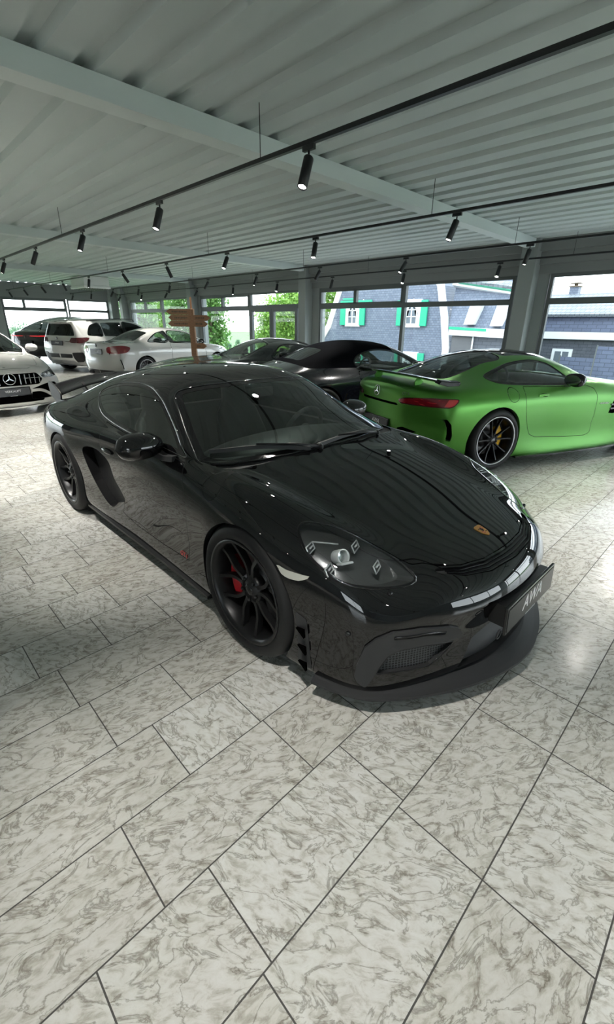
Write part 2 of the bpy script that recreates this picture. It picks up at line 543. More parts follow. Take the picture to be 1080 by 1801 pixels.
# --- building
M['frame'] = mat('window_frame_grey', (.085, .095, .095), .45)
M['pillar'] = mat('pillar_grey', (.22, .24, .235), .5)
M['pane'] = glass('window_glass', (.97, .985, .98), 1.0, f0=.015, graze=.3)
M['wall'] = mat('wall_paint', (.46, .50, .50), .7)
M['lintel'] = mat('lintel_grey', (.17, .18, .178), .55)
M['ceiling'] = mat('ceiling_sheet', (.45, .51, .505), .55)
M['beam'] = mat('ceiling_beam', (.55, .61, .60), .55)
M['track'] = mat('track_black', (.008, .008, .009), .4)
M['lamp_lens'] = mat('spot_lens', (.9, .9, .9), .3, em=((1, .97, .9), 40.0))
M['ac_white'] = mat('ac_white', (.70, .71, .70), .45)
M['exit_red'] = mat('sign_red', (.42, .02, .03), .5)
def wood_mat():
    m = mat('oiled_wood', (.30, .13, .05), .5)
    tc = nd(m, 'ShaderNodeTexCoord'); w = nd(m, 'ShaderNodeTexNoise'); w.inputs['Scale'].default_value = 14; w.inputs['Detail'].default_value = 6
    mp = nd(m, 'ShaderNodeMapping'); mp.inputs['Scale'].default_value = (1, 1, 8); lk(m, tc.outputs['Object'], mp.inputs[0]); lk(m, mp.outputs[0], w.inputs['Vector'])
    r = ramp(m, [(.3, (.24, .115, .055)), (.7, (.37, .19, .095))], w.outputs['Fac']); lk(m, r.outputs[0], bsdf(m).inputs['Base Color'])
    return m
M['wood'] = wood_mat()
def marble_mat():
    m = mat('veined_stone_tile', (.5, .5, .48), .2)
    g = nd(m, 'ShaderNodeNewGeometry'); tc = nd(m, 'ShaderNodeTexCoord')
    # every tile (mesh island) gets its own vein offset and turn
    off = nd(m, 'ShaderNodeVectorMath', operation='SCALE'); cx = nd(m, 'ShaderNodeCombineXYZ')
    m1 = nd(m, 'ShaderNodeMath', operation='MULTIPLY', i_1=37.0); lk(m, g.outputs['Random Per Island'], m1.inputs[0])
    m2 = nd(m, 'ShaderNodeMath', operation='MULTIPLY', i_1=91.0); lk(m, g.outputs['Random Per Island'], m2.inputs[0])
    lk(m, m1.outputs[0], cx.inputs[0]); lk(m, m2.outputs[0], cx.inputs[1])
    add = nd(m, 'ShaderNodeVectorMath', operation='ADD'); lk(m, tc.outputs['Object'], add.inputs[0]); lk(m, cx.outputs[0], add.inputs[1])
    rot = nd(m, 'ShaderNodeVectorRotate', rotation_type='Z_AXIS')
    fr = nd(m, 'ShaderNodeMath', operation='FRACT'); m3 = nd(m, 'ShaderNodeMath', operation='MULTIPLY', i_1=7.31); lk(m, g.outputs['Random Per Island'], m3.inputs[0]); lk(m, m3.outputs[0], fr.inputs[0])
    an = nd(m, 'ShaderNodeMath', operation='MULTIPLY_ADD', i_1=1.3, i_2=0.15); lk(m, fr.outputs[0], an.inputs[0])
    lk(m, add.outputs[0], rot.inputs['Vector']); lk(m, an.outputs[0], rot.inputs['Angle'])
    mp = nd(m, 'ShaderNodeMapping'); mp.inputs['Scale'].default_value = (4.2, 2.0, 1); lk(m, rot.outputs[0], mp.inputs[0])
    n1 = nd(m, 'ShaderNodeTexNoise'); n1.inputs['Scale'].default_value = 9.5; n1.inputs['Detail'].default_value = 9; n1.inputs['Roughness'].default_value = .66; n1.inputs['Distortion'].default_value = .5
    lk(m, mp.outputs[0], n1.inputs['Vector'])
    r1 = ramp(m, [(.28, (.31, .295, .26)), (.42, (.46, .45, .42)), (.50, (.56, .56, .54)), (.64, (.61, .615, .605)), (.78, (.49, .485, .455))], n1.outputs['Fac'])
    # thin dark veins
    n2 = nd(m, 'ShaderNodeTexNoise'); n2.inputs['Scale'].default_value = 3.4; n2.inputs['Detail'].default_value = 7; n2.inputs['Roughness'].default_value = .6; n2.inputs['Distortion'].default_value = .9
    lk(m, mp.outputs[0], n2.inputs['Vector'])
    sb = nd(m, 'ShaderNodeMath', operation='SUBTRACT', i_1=.5); lk(m, n2.outputs['Fac'], sb.inputs[0])
    ab = nd(m, 'ShaderNodeMath', operation='ABSOLUTE'); lk(m, sb.outputs[0], ab.inputs[0])
    rv = ramp(m, [(.0, (.34, .32, .29)), (.010, (.60, .58, .55)), (.030, (1, 1, 1))], ab.outputs[0])
    mx = nd(m, 'ShaderNodeMix', data_type='RGBA', blend_type='MULTIPLY'); mx.inputs[0].default_value = .75
    lk(m, r1.outputs[0], mx.inputs[6]); lk(m, rv.outputs[0], mx.inputs[7])
    tn = ramp(m, [(0, (.90, .89, .86)), (1, (1.04, 1.05, 1.05))], fr.outputs[0])
    m4 = nd(m, 'ShaderNodeMix', data_type='RGBA', blend_type='MULTIPLY'); m4.inputs[0].default_value = 1
    lk(m, mx.outputs[2], m4.inputs[6]); lk(m, tn.outputs[0], m4.inputs[7])
    lk(m, m4.outputs[2], bsdf(m).inputs['Base Color'])
    bsdf(m).inputs['Roughness'].default_value = .2
    return m
M['marble'] = marble_mat()
M['grout'] = mat('grout', (.06, .058, .055), .8)
# --- outside
def course_mat(name, a, b, mortar, sx, sz, axis='XZ', rough=.6):
    m = mat(name, a, rough)
    tc = nd(m, 'ShaderNodeTexCoord'); sp = nd(m, 'ShaderNodeSeparateXYZ'); lk(m, tc.outputs['Object'], sp.inputs[0])
    cx = nd(m, 'ShaderNodeCombineXYZ'); lk(m, sp.outputs['X'], cx.inputs[0]); lk(m, sp.outputs['Z'], cx.inputs[1])
    bk = nd(m, 'ShaderNodeTexBrick'); bk.inputs['Color1'].default_value = (*a, 1); bk.inputs['Color2'].default_value = (*b, 1); bk.inputs['Mortar'].default_value = (*mortar, 1)
    bk.inputs['Scale'].default_value = 1; bk.inputs['Brick Width'].default_value = sx; bk.inputs['Row Height'].default_value = sz; bk.inputs['Mortar Size'].default_value = sz*.07
    lk(m, cx.outputs[0], bk.inputs['Vector'])
    lk(m, bk.outputs['Color'], bsdf(m).inputs['Base Color'])
    return m
M['slate'] = course_mat('slate_shingles', (.092, .112, .155), (.135, .155, .20), (.05, .06, .085), .17, .105)
M['slate_dark'] = course_mat('dark_slate_cladding', (.062, .068, .085), (.08, .088, .105), (.035, .038, .048), .4, .15)
M['roof_tile'] = course_mat('roof_tiles', (.13, .145, .165), (.17, .19, .21), (.04, .045, .05), .22, .16)
M['fence_slat'] = course_mat('woven_fence', (.065, .08, .125), (.08, .098, .15), (.03, .038, .06), .42, .17)
M['white_trim'] = mat('white_trim', (.62, .63, .63), .5)
M['green_shutter'] = mat('green_shutter', (.012, .30, .17), .45)
M['house_glass'] = mat('house_window_glass', (.12, .14, .16), .1)
M['shutter_grey'] = mat('roller_shutter_grey', (.085, .085, .09), .5)
M['curtain'] = mat('curtain', (.6, .6, .58), .8)
M['grass'] = mat('grass_field', (.085, .17, .05), .9)
M['field'] = mat('pale_field', (.24, .26, .18), .9)
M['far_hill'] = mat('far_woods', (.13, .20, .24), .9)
M['asphalt'] = mat('yard_paving', (.30, .31, .32), .8)
M['bark'] = mat('bark', (.12, .09, .06), .9)
def leaf_mat(name, a, b):
    m = mat(name, a, .55)
    g = nd(m, 'ShaderNodeNewGeometry'); r = ramp(m, [(0, a), (1, b)], g.outputs['Random Per Island'])
    lk(m, r.outputs[0], bsdf(m).inputs['Base Color'])
    t = nd(m, 'ShaderNodeBsdfTranslucent'); lk(m, r.outputs[0], t.inputs[0])
    x = nd(m, 'ShaderNodeMixShader'); x.inputs[0].default_value = .45
    out = m.node_tree.nodes['Material Output']
    lk(m, bsdf(m).outputs[0], x.inputs[1]); lk(m, t.outputs[0], x.inputs[2]); lk(m, x.outputs[0], out.inputs[0])
    return m
M['leaf_a'] = leaf_mat('bright_leaves', (.10, .24, .03), (.30, .46, .10))
M['leaf_b'] = leaf_mat('mid_leaves', (.07, .18, .04), (.20, .36, .10))
M['leaf_c'] = leaf_mat('bluish_leaves', (.10, .20, .12), (.22, .34, .20))
# ------------------------------------------------------------------ the showroom shell
RX0, RX1, RY0, RY1, CZ = -26.3, 9.0, -9.0, 11.0, 3.25
def structure(o):
    o['kind'] = 'structure'; return o

def build_floor():
    T = .2985; x0 = -.178; m = MB(); g = .0022
    known = {-10: (.437, .77), -9: (.595,), -8: (.431, .7285), -7: (.5575,), -6: (.303,), -5: (.669,), -4: (.812,), -3: (1.153,), -2: (1.561,), -1: (1.862, 2.565), 0: (1.862,)}
    rnd = random.Random(3)
    i0 = int((RX0-x0)/T)-1; i1 = int((RX1-x0)/T)+1
    for i in range(i0, i1):
        xa = max(x0+i*T, RX0); xb = min(x0+(i+1)*T, RX1)
        if xb-xa < .02: continue
        js = list(known.get(i, (rnd.uniform(0, .6),)))
        while js[0] > RY0: js.insert(0, js[0]-rnd.choice((.597, .597, .597, .33)))
        while js[-1] < RY1: js.append(js[-1]+rnd.choice((.597, .597, .597, .33)))
        for a, b in zip(js[:-1], js[1:]):
            a = max(a, RY0); b = min(b, RY1)
            if b-a < .02: continue
            m.add([(xa+g, a+g, 0), (xb-g, a+g, 0), (xb-g, b-g, 0), (xa+g, b-g, 0)], [(0, 1, 2, 3)], 0)
    m.add([(RX0, RY0, -.002), (RX1, RY0, -.002), (RX1, RY1, -.002), (RX0, RY1, -.002)], [(0, 1, 2, 3)], 1)
    m.box((RX0, RY0, -.2), (RX1, RY1, -.004), 1)
    me = bpy.data.meshes.new('floor'); me.from_pydata(m.v, [], m.f)
    me.materials.append(M['marble']); me.materials.append(M['grout']); me.polygons.foreach_set('material_index', m.m)
    structure(link(bpy.data.objects.new('floor', me)))
build_floor()

def build_ceiling():
    # trapezoidal sheet, ribs along the room's length
    prof = []; y = RY0
    p, d = .36, .048
    while y < RY1:
        prof += [(y, CZ), (y+.20, CZ), (y+.235, CZ+d), (y+.325, CZ+d)]
        y += p
    prof.append((RY1, CZ))
    prof = [(min(a, RY1), b) for a, b in prof]
    top = [(RY1, CZ+.25), (RY0, CZ+.25)]
    m = MB(); poly = prof+top; n = len(poly)
    vs = [(RX0, a, b) for a, b in poly]+[(RX1, a, b) for a, b in poly]
    m.add(vs, [(i, (i+1) % n, n+(i+1) % n, n+i) for i in range(n)])
    m.add(vs, [tuple(range(n))[::-1], tuple(range(n, 2*n))])
    structure(m.build('ceiling', M['ceiling']))
build_ceiling()
for k, bx in enumerate((-4.2, -11.1, -18.0)):
    m = MB(); m.box((bx-.10, RY0+.02, CZ-.16), (bx+.10, RY1-.25, CZ-.002)); structure(m.build('trim_%d' % (k+1), M['beam']))

# --- glazed walls: rails and posts per window, with one pane each
WIN = [0]
def window(name, axis, a0, a1, at, z0, z1, mullions=(), transom=2.05, small=(), door=None, th=.07, inward=-1):
    """frame + panes in the plane axis = at; a runs along the other axis"""
    WIN[0] += 1
    def P(a, z, o): return (a, at+o, z) if axis == 1 else (at+o, a, z)
    m = MB()
    def bar(aa, ab, za, zb, d0=-.04, d1=.05):
        lo = P(aa, za, d0); hi = P(ab, zb, d1); m.box(tuple(map(min, lo, hi)), tuple(map(max, lo, hi)))
    bar(a0, a0+th, z0, z1); bar(a1-th, a1, z0, z1); bar(a0+th, a1-th, z0, z0+.08); bar(a0+th, a1-th, z1-th, z1)
    bar(a0+th, a1-th, transom-.045, transom+.075, -.045, .055)
    cells = []
    edges = [a0]+list(mullions)+[a1]
    for q in mullions: bar(q-.05, q+.05, z0+.08, z1-th, -.05, .06)
    for e0, e1 in zip(edges[:-1], edges[1:]):
        e0 += .05; e1 -= .05
        cells.append((e0, e1, z0+.06, transom-.03))
        s = [e0]+[q for q in small if e0 < q < e1]+[e1]
        for q in s[1:-1]: bar(q-.05, q+.05, transom+.07, z1-th)
        for f0, f1 in zip(s[:-1], s[1:]):
            cells.append((f0, f1, transom+.05, z1-.05))
            # casement sash of the top light
            if len(s) > 2:
                bar(f0, f1, transom+.075, transom+.115, -.055, .03); bar(f0, f1, z1-th-.05, z1-th, -.055, .03)
                bar(f0, f0+.055, transom+.075, z1-th, -.055, .03); bar(f1-.055, f1, transom+.075, z1-th, -.055, .03)
    o = structure(m.build(name, M['frame']))
    for (f0, f1, za, zb) in cells:
        g = MB(); lo = P(f0, za, .0); hi = P(f1, zb, .012); g.box(tuple(map(min, lo, hi)), tuple(map(max, lo, hi)))
        pn = g.build('window_pane', M['pane'], o)
    return o, m
ZT = 2.60
# right-hand wall (y = 11): four bays between the pillars
PX = (-4.2, -11.1, -18.0, -24.9)
window('window_1', 1, PX[0]+.42, 2.6, RY1, .06, ZT, (-.6,), small=())
window('window_2', 1, PX[1]+.50, PX[0]-.30, RY1, .06, ZT, (-7.42,), small=(-9.13,))
window('window_3', 1, -14.25+.05, PX[1]-.24, RY1, 2.05, ZT, (), transom=2.10)
window('window_4', 1, PX[2]+.42, -14.20, RY1, .06, ZT, (), small=(-15.98,))
window('window_5', 1, PX[3]+.50, PX[2]-.42, RY1, .06, ZT, (-21.0,), small=(-22.74,))
window('window_6', 1, 3.4, RX1-.3, RY1, .06, ZT, (6.0,))
# glazed double door
def glazed_door(name, a0, a1, hx, flip):
    m = MB(); y0, y1 = RY1-.05, RY1+.05
    m.box((a0, y0, .02), (a0+.11, y1, 2.05)); m.box((a1-.11, y0, .02), (a1, y1, 2.05)); m.box((a0+.11, y0+.004, 1.95), (a1-.11, y1-.004, 2.05)); m.box((a0+.11, y0+.004, .02), (a1-.11, y1-.004, .22))
    o = structure(m.build(name, M['frame']))
    g = MB(); g.box((a0+.10, RY1-.006, .2), (a1-.10, RY1+.006, 1.96)); g.build('window_pane', M['pane'], o)
    h = MB(); h.tube([(hx, y0-.005, 1.02), (hx, y0-.06, 1.02), (hx+flip*.12, y0-.06, 1.02)], .011, 8); h.build('door_handle', M['alu'], o)
glazed_door('door_1', -14.18, -12.955, -13.02, -1)
glazed_door('door_2', -12.945, -11.62, -12.88, 1)
# left-hand wall (x = -26.3)
window('window_7', 0, 8.48, 10.55, RX0, .06, ZT, ())
window('window_8', 0, 5.55, 8.42, RX0, .06, ZT, (), small=(6.50,))
window('window_9', 0, .4, 5.0, RX0, .06, ZT, (2.7,))
window('window_10', 0, -7.5, -.4, RX0, .06, ZT, (-5.1, -2.7))

def pillar(name, boxes, mt):
    m = MB()
    for lo, hi in boxes: m.box(lo, hi)
    structure(m.build(name, M[mt], bevel=.012))
n = 0
for px_, w0, w1 in ((PX[0], -.27, .40), (PX[1], -.22, .48), (PX[2], -.40, .40), (PX[3], -.9, .48)):
    n += 1
    pillar('trim_%d' % (n+3), [((px_+w0, RY1-.02, 0), (px_+w1, RY1+.28, CZ)), ((px_-.16, RY1-.34, 0), (px_+.17, RY1-.02, CZ))], 'pillar')
pillar('trim_8', [((2.62, RY1-.02, 0), (3.38, RY1+.28, CZ)), ((2.84, RY1-.34, 0), (3.17, RY1-.02, CZ))], 'pillar')
pillar('trim_9', [((RX0-.2, 5.02, 0), (RX0+.10, 5.53, CZ))], 'pillar')
pillar('trim_10', [((RX0-.2, -.38, 0), (RX0+.10, .38, CZ))], 'pillar')
pillar('trim_11', [((RX0-.2, 10.56, 0), (RX0+.45, RY1-.03, CZ))], 'pillar')
# lintels over the glazing, stepped
m = MB(); m.box((RX0, RY1-.06, ZT), (RX1, RY1+.28, CZ)); m.box((RX0+.4, RY1-.12, 2.78), (RX1, RY1-.06, CZ)); m.box((RX0+.4, RY1-.20, 3.02), (RX1, RY1-.12, CZ))
structure(m.build('wall_right', M['lintel']))
m = MB(); m.box((RX0-.2, RY0, ZT), (RX0+.06, RY1-.06, CZ)); m.box((RX0+.06, RY0, 2.90), (RX0+.14, RY1-.20, CZ))
m.box((RX0-.2, RY0, 0), (RX0+.05, -7.52, ZT))
structure(m.build('wall_left', M['lintel']))
# walls behind and beside the photographer, with their own window bands
def band_wall(name, axis, at, a0, a1, openings, out):
    m = MB()
    def bx(aa, ab, za, zb):
        lo, hi = ((aa, min(at, at+out), za), (ab, max(at, at+out), zb)) if axis == 1 else ((min(at, at+out), aa, za), (max(at, at+out), ab, zb))
        m.box(lo, hi)
    bx(a0, a1, 2.75, CZ); bx(a0, a1, 0, .5)
    e = [a0]+[q for o in openings for q in o]+[a1]
    for i in range(0, len(e), 2): bx(e[i], e[i+1], .5, 2.75)
    o = structure(m.build(name, M['wall']))
    for (p, q) in openings:
        f = MB(); k = 0
        WIN[0] += 1
        nmw = 'window_%d' % WIN[0]
        w = .06; c = at+out*.5
        def fb(aa, ab, za, zb):
            lo, hi = ((aa, c-.04, za), (ab, c+.04, zb)) if axis == 1 else ((c-.04, aa, za), (c+.04, ab, zb))
            f.box(lo, hi)
        fb(p, q, .5, .58); fb(p, q, 2.67, 2.75); fb(p, p+w, .58, 2.67); fb(q-w, q, .58, 2.67)
        nn = max(int((q-p)/2.2), 1)
        for k in range(1, nn): fb(p+(q-p)*k/nn-.03, p+(q-p)*k/nn+.03, .58, 2.67)
        fo = structure(f.build(nmw, M['frame']))
        g = MB(); lo, hi = ((p+.03, c-.005, .55), (q-.03, c+.005, 2.7)) if axis == 1 else ((c-.005, p+.03, .55), (c+.005, q-.03, 2.7))
        g.box(lo, hi); g.build('window_pane', M['pane'], fo)
band_wall('wall_front', 0, RX1, RY0, RY1, [(2.5, 9.5)], .2)
band_wall('wall_back', 1, RY0, RX0, RX1, [(1.5, 6.0)], -.2)

# --- air conditioner cassette hanging under the ceiling
ac = empty('air_conditioner', (-20.7, 7.7, 2.80), 0, 'white air conditioning cassette hanging below the ceiling over the far cars', 'air conditioner')
m = MB(); m.box((-.75, -.5, .10), (.75, .5, .43)); m.build('casing', M['ac_white'], ac, bevel=.02)
m = MB(); m.box((-.78, -.53, .0), (.78, .53, .10)); m.build('panel', M['ac_white'], ac, bevel=.02)
m = MB()
for s in (-1, 1):
    m.box((-.62, s*.42-.035, -.012), (.62, s*.42+.035, .005)); m.box((s*.68-.03, -.36, -.012), (s*.68+.03, .36, .005))
for k in range(7): m.box((-.5, -.3+k*.1-.02, -.012), (.5, -.3+k*.1+.02, .004))
m.build('grille', M['black_matte'], ac)

# --- spotlight tracks
TRACKS = [(10.45, -24.6, 8.0, 0), (8.55, -25.7, 8.0, 1), (5.75, -25.55, 8.0, 2), (2.95, -25.6, 8.0, 3), (.15, -25.6, 8.0, 4), (-2.65, -25.6, 8.0, 5), (-5.5, -25.6, 8.0, 6)]
TZ = 2.85
tr_where = ['nearest the window wall on the right']+[q+' from the window wall on the right' for q in ('second', 'third', 'fourth', 'fifth', 'sixth', 'seventh')]
for (ty, xa, xb, k) in TRACKS:
    t = empty('lighting_track', (xa, ty, TZ), 0, 'black ceiling track for spotlights, '+tr_where[k], 'lighting track', 'lighting tracks')
    m = MB(); m.box((0, -.018, -.016), (xb-xa, .018, .016)); m.build('rail', M['track'], t)
    m = MB(); m.box((-.05, -.025, -.03), (0, .025, .03)); m.build('end_feed', M['track'], t)
    for j in range(7):
        m = MB(); xx = 1.2+j*(xb-xa-2.4)/6; m.tube([(xx, 0, .016), (xx, 0, CZ-TZ-.001)], .004, 6); m.build('hanger', M['track'], t)
def make_spot():
    r = empty('spotlight', (0, 0, 0))
    m = MB(); m.box((-.06, -.015, -.035), (.06, .015, 0)); m.build('track_adapter', M['track'], r)
    m = MB(); m.tube([(0, 0, -.03), (0, 0, -.10)], .009, 8); m.build('stem', M['track'], r)
    h = MB(); h.lathe([(0, .0), (.036, .0), (.040, .006), (.040, .235), (.034, .24), (.034, .225), (0, .225)], 20, lambda p: np.array((p[0], p[2], -p[1]-.0)))
    hd = h.build('lamp_head', M['track'], r)
    l = MB(); l.lathe([(0, .0), (.033, .0)], 20, lambda p: np.array((p[0], p[2], -.226))); l.build('lens', M['lamp_lens'], hd)
    return r
spot0 = None
ORD = ['first', 'second', 'third', 'fourth', 'fifth', 'sixth', 'seventh', 'eighth', 'ninth', 'tenth', 'eleventh', 'twelfth', 'thirteenth', 'fourteenth', 'fifteenth', 'sixteenth']
TN = ['ceiling track nearest the window wall']+[q+' ceiling track from the window wall' for q in ORD[1:7]]
aim = random.Random(11)
spot_i = 0
for (ty, xa, xb, k) in TRACKS:
    off = {0: .31, 1: .28, 2: .28}.get(k, .25+k*.1)
    x = xa+off; j = 0
    while x < min(xb-.3, 6.5):
        if spot0 is None: s = spot0 = make_spot()
        else: s = copy_tree(spot0)
        s.location = (x, ty, TZ-.018)
        tilt = aim.choice((.25, .4, .5, .55)); az = aim.choice((-1, 1) if k > 1 else (1,))*math.pi/2+aim.uniform(-.6, .6)
        if k in (3, 4): tilt = aim.choice((.12, .25, .35))
        if k in (3, 4) and -13 < x < -2: az = (1 if k == 3 else -1)*math.pi/2+aim.uniform(-.3, .3); tilt = .42 if k == 3 else .5
        hd = [c for c in s.children if c.name.startswith('lamp_head')][0]
        hd.location = (0, 0, -.08)
        hd.rotation_euler = (0, tilt, az)
        s['category'] = 'spotlight'; s['group'] = 'spotlights on the '+TN[k]
        s['label'] = ORD[j]+' black spotlight from the far end of the '+TN[k]
        if SPOTS:
            L = bpy.data.lights.new('spot_beam', 'SPOT'); L.energy = SPOT_W*(1.9 if k in (3, 4, 5) and -15 < x < -4 else 1.0); L.color = (1, .96, .89); L.spot_size = 1.25; L.spot_blend = .7; L.shadow_soft_size = .035
            lo = bpy.data.objects.new('spot_beam', L); COL.objects.link(lo)
            R_ = Matrix.Rotation(az, 4, 'Z') @ Matrix.Rotation(tilt, 4, 'Y')
            lo.matrix_world = Matrix.Translation(Vector((x, ty, TZ-.096))) @ R_ @ Matrix.Translation((0, 0, -.245))
        x += 2.45; j += 1
# --- small red emergency sign on the pillar by the glazed door
sg = empty('emergency_sign', (-11.33, RY1-.037, 2.21), 0, 'small red emergency sign with white symbols on the pillar by the glazed door', 'sign')
m = MB(); m.box((-.085, 0, 0), (.085, .012, .165)); m.build('sign_plate', M['exit_red'], sg)
m = MB(); m.prism([(-.05, .05), (-.02, .05), (-.02, .11), (-.035, .13), (-.05, .11)], (0, -.002, 0), (1, 0, 0), (0, 0, 1), (0, .003, 0)); m.prism([(.005, .045), (.06, .045), (.06, .07), (.03, .07), (.03, .085), (.06, .085), (.06, .12), (.005, .12)], (0, -.002, 0), (1, 0, 0), (0, 0, 1), (0, .003, 0)); m.build('symbols', M['white_letter'], sg)
# --- wooden fingerpost
sp = empty('fingerpost', (-10.27, 6.13, 0), math.radians(45), 'brown wooden fingerpost with pointed direction boards standing behind the grey coupe', 'signpost')
m = MB(); m.box((-.062, -.062, 0), (.062, .062, 1.86)); m.build('post', M['wood'], sp, bevel=.006)
m = MB(); m.box((-.018, -.02, 1.86), (.022, .02, 2.12)); m.build('post_tip', M['wood'], sp)
m = MB(); m.box((-.3, -.3, 0), (.3, .3, .05)); m.build('base', M['wood'], sp, bevel=.006)
def board(z, side, L, hh=.065, y=-.07, x0=.0):
    pts = [(0, -hh), (L-.08, -hh), (L, 0), (L-.08, hh), (0, hh)]
    m = MB(); m.prism([(side*p+side*x0, q+z) for p, q in pts], (0, y, 0), (1, 0, 0), (0, 0, 1), (0, .022, 0)); b = m.build('direction_board', M['wood'], sp)
    return b
for z, sd, L in ((1.79, -1, .60), (1.655, -1, .56), (1.655, 1, .46), (1.52, -1, .58), (1.52, 1, .40), (1.01, 1, .34)):
    b = board(z, sd, L)
    m = MB(); rr = random.Random(int(z*100)+sd)
    xx = .10
    while xx < L-.16:
        w = rr.uniform(.012, .03)
        m.box((min(sd*xx, sd*(xx+w)), -.0715, z-.018), (max(sd*xx, sd*(xx+w)), -.0695, z+.018)); xx += w+.012
    m.build('carved_lettering', M['bark'], b)
# ------------------------------------------------------------------ outside the windows
m = MB(); m.box((-260, RY1+.3, -2.3), (90, 300, -2.2)); m.box((-260, -60, -2.3), (RX0-.25, RY1+.3, -2.2)); structure(m.build('ground', M['grass']))
m = MB(); m.box((RX0-.2, RY0-.2, -.6), (RX1+.2, RY1+.3, -.21)); structure(m.build('foundation', M['asphalt']))
m = MB(); m.box((-14.5, RY1+.35, -2.2), (12, 19.5, -2.15)); structure(m.build('yard', M['asphalt']))
m = MB(); m.box((-240, 130, -2.2), (-60, 290, -1.9)); structure(m.build('pale_crop_field', M['field']))
m = MB()
rr = random.Random(4)
pts = []
for i in range(60):
    a = -290+i*6; pts.append((a, 6+rr.uniform(-.8, 1.4)))
m.prism([(-290, -2)]+pts+[(64, -2)], (0, 296, 0), (1, 0, 0), (0, 0, 1), (0, 8, 0)); structure(m.build('distant_woods', M['far_hill']))

# slate house with a gambrel gable
hs = empty('slate_house', (-15, 20, -2.2), 0, 'blue-grey slate clad house with white trim and green window shutters, seen through the glazing', 'house')
def H(p): return (p[0]+15, p[1]-20, p[2]+2.2)
def hmb(): return MB()
# gable outline (x, z)
gab = [(-19.25, -2.2), (-19.25, .55), (-18.55, 1.45), (-17.75, 3.4), (-15.2, 5.6), (-12.6, 4.6), (-11.55, 3.3), (-11.15, 1.9), (-10.85, .55), (-10.85, -2.2)]
m = MB(); m.prism([(x+15, z+2.2) for x, z in gab], (0, 0, 0), (1, 0, 0), (0, 0, 1), (0, 9, 0)); m.build('gable_wall', M['slate'], hs)
def trim_strip(pts, w, y=-.06, d=.08, mt='white_trim', nm='white_trim'):
    m = MB(); P = [np.array(p, float) for p in pts]
    for k_, (a, b) in enumerate(zip(P[:-1], P[1:])):
        t = (b-a)/np.linalg.norm(b-a); nrm = np.array((-t[1], t[0]))*w/2; a2 = a-t*w*.2; b2 = b+t*w*.2
        q = [a2-nrm, b2-nrm, b2+nrm, a2+nrm]
        m.prism([(x+15, z+2.2) for x, z in q], (0, y-.012*(k_ % 2), 0), (1, 0, 0), (0, 0, 1), (0, d, 0))
    return m.build(nm, M[mt], hs)
trim_strip([(-19.2, -2.2), (-19.2, .6), (-18.5, 1.5), (-17.72, 3.4), (-15.2, 5.6)], .34)
trim_strip([(-10.95, -2.2), (-10.95, .6), (-11.2, 1.9), (-11.6, 3.35), (-12.7, 4.7), (-15.2, 5.6)], .34)
def house_window(xc, zc, w=.62, h=.92, shl=True, shr=True):
    x = xc+15; z = zc+2.2
    m = MB(); m.box((x-w/2-.2, -.09, z-h/2-.18), (x+w/2+.2, .02, z+h/2+.16)); f = m.build('window_surround', M['white_trim'], hs)
    g = MB(); g.box((x-w/2, -.10, z-h/2), (x+w/2, -.085, z+h/2)); g.build('window_pane', M['house_glass'], f)
    c = MB()
    for s in (-1, 1): c.prism([(s*w*.47, h/2), (s*.06, h/2), (s*.36, -h*.1), (s*.47*w, -h*.48)], (x, -.104, z), (1, 0, 0), (0, 0, 1), (0, .003, 0))
    c.build('curtain', M['curtain'], f)
    b = MB(); b.box((x-.03, -.12, z-h/2), (x+.03, -.09, z+h/2))
    for q in (-.17, .17): b.box((x-w/2, -.12, z+q*h-.02), (x+w/2, -.09, z+q*h+.02))
    b.box((x-w/2-.02, -.12, z-h/2-.02), (x-w/2+.04, -.09, z+h/2+.02)); b.box((x+w/2-.04, -.12, z-h/2-.02), (x+w/2+.02, -.09, z+h/2+.02))
    b.build('glazing_bars', M['white_trim'], f)
    for s, on in ((-1, shl), (1, shr)):
        if on:
            m = MB(); x0 = x+s*(w/2+.19); x1 = x+s*(w/2+.55)
            m.box((min(x0, x1), -.14, z-h/2-.12), (max(x0, x1), -.05, z+h/2+.12)); m.build('shutter', M['green_shutter'], hs, bevel=.015)
house_window(-16.72, 2.12); house_window(-12.96, 2.12)
house_window(-16.72, -.28); house_window(-12.9, -.28)
m = MB(); m.box((-1.95-.6, -.16, 4.85), (-1.95+1.55, -.1, 4.98)); m.box((-2.42, -.12, 5.02), (-1.5, -.09, 5.1)); m.build('lintel_board', M['green_shutter'], hs)
# slate mansard slope to the right of the gable with two vent dormers, gutter and lower wall
def slab(pts, th, mt, nm, parent=hs):
    """quad with thickness, pts in world coordinates"""
    P = [np.array(H(p), float) for p in pts]; nrm = np.cross(P[1]-P[0], P[2]-P[0]); nrm /= np.linalg.norm(nrm)
    m = MB(); n_ = len(P); vs = P+[p+nrm*th for p in P]
    m.add(vs, [tuple(range(n_)), tuple(range(2*n_-1, n_-1, -1))]+[(i, (i+1) % n_, n_+(i+1) % n_, n_+i) for i in range(n_)])
    return m.build(nm, M[mt], parent)
slab([(-10.9, 19.9, 1.45), (-7.4, 19.9, 1.34), (-7.2, 20.9, 3.42), (-11.3, 20.9, 3.5)], -.15, 'slate', 'mansard_slope')
slab([(-10.75, 19.7, 1.18), (-7.35, 19.7, 1.08), (-7.35, 19.7, 1.43), (-10.75, 19.7, 1.53)], -.2, 'white_trim', 'gutter_board')
slab([(-10.75, 19.66, 1.42), (-9.0, 19.66, 1.36), (-9.0, 19.66, 1.46), (-10.75, 19.66, 1.54)], -.1, 'green_shutter', 'gutter_strip')
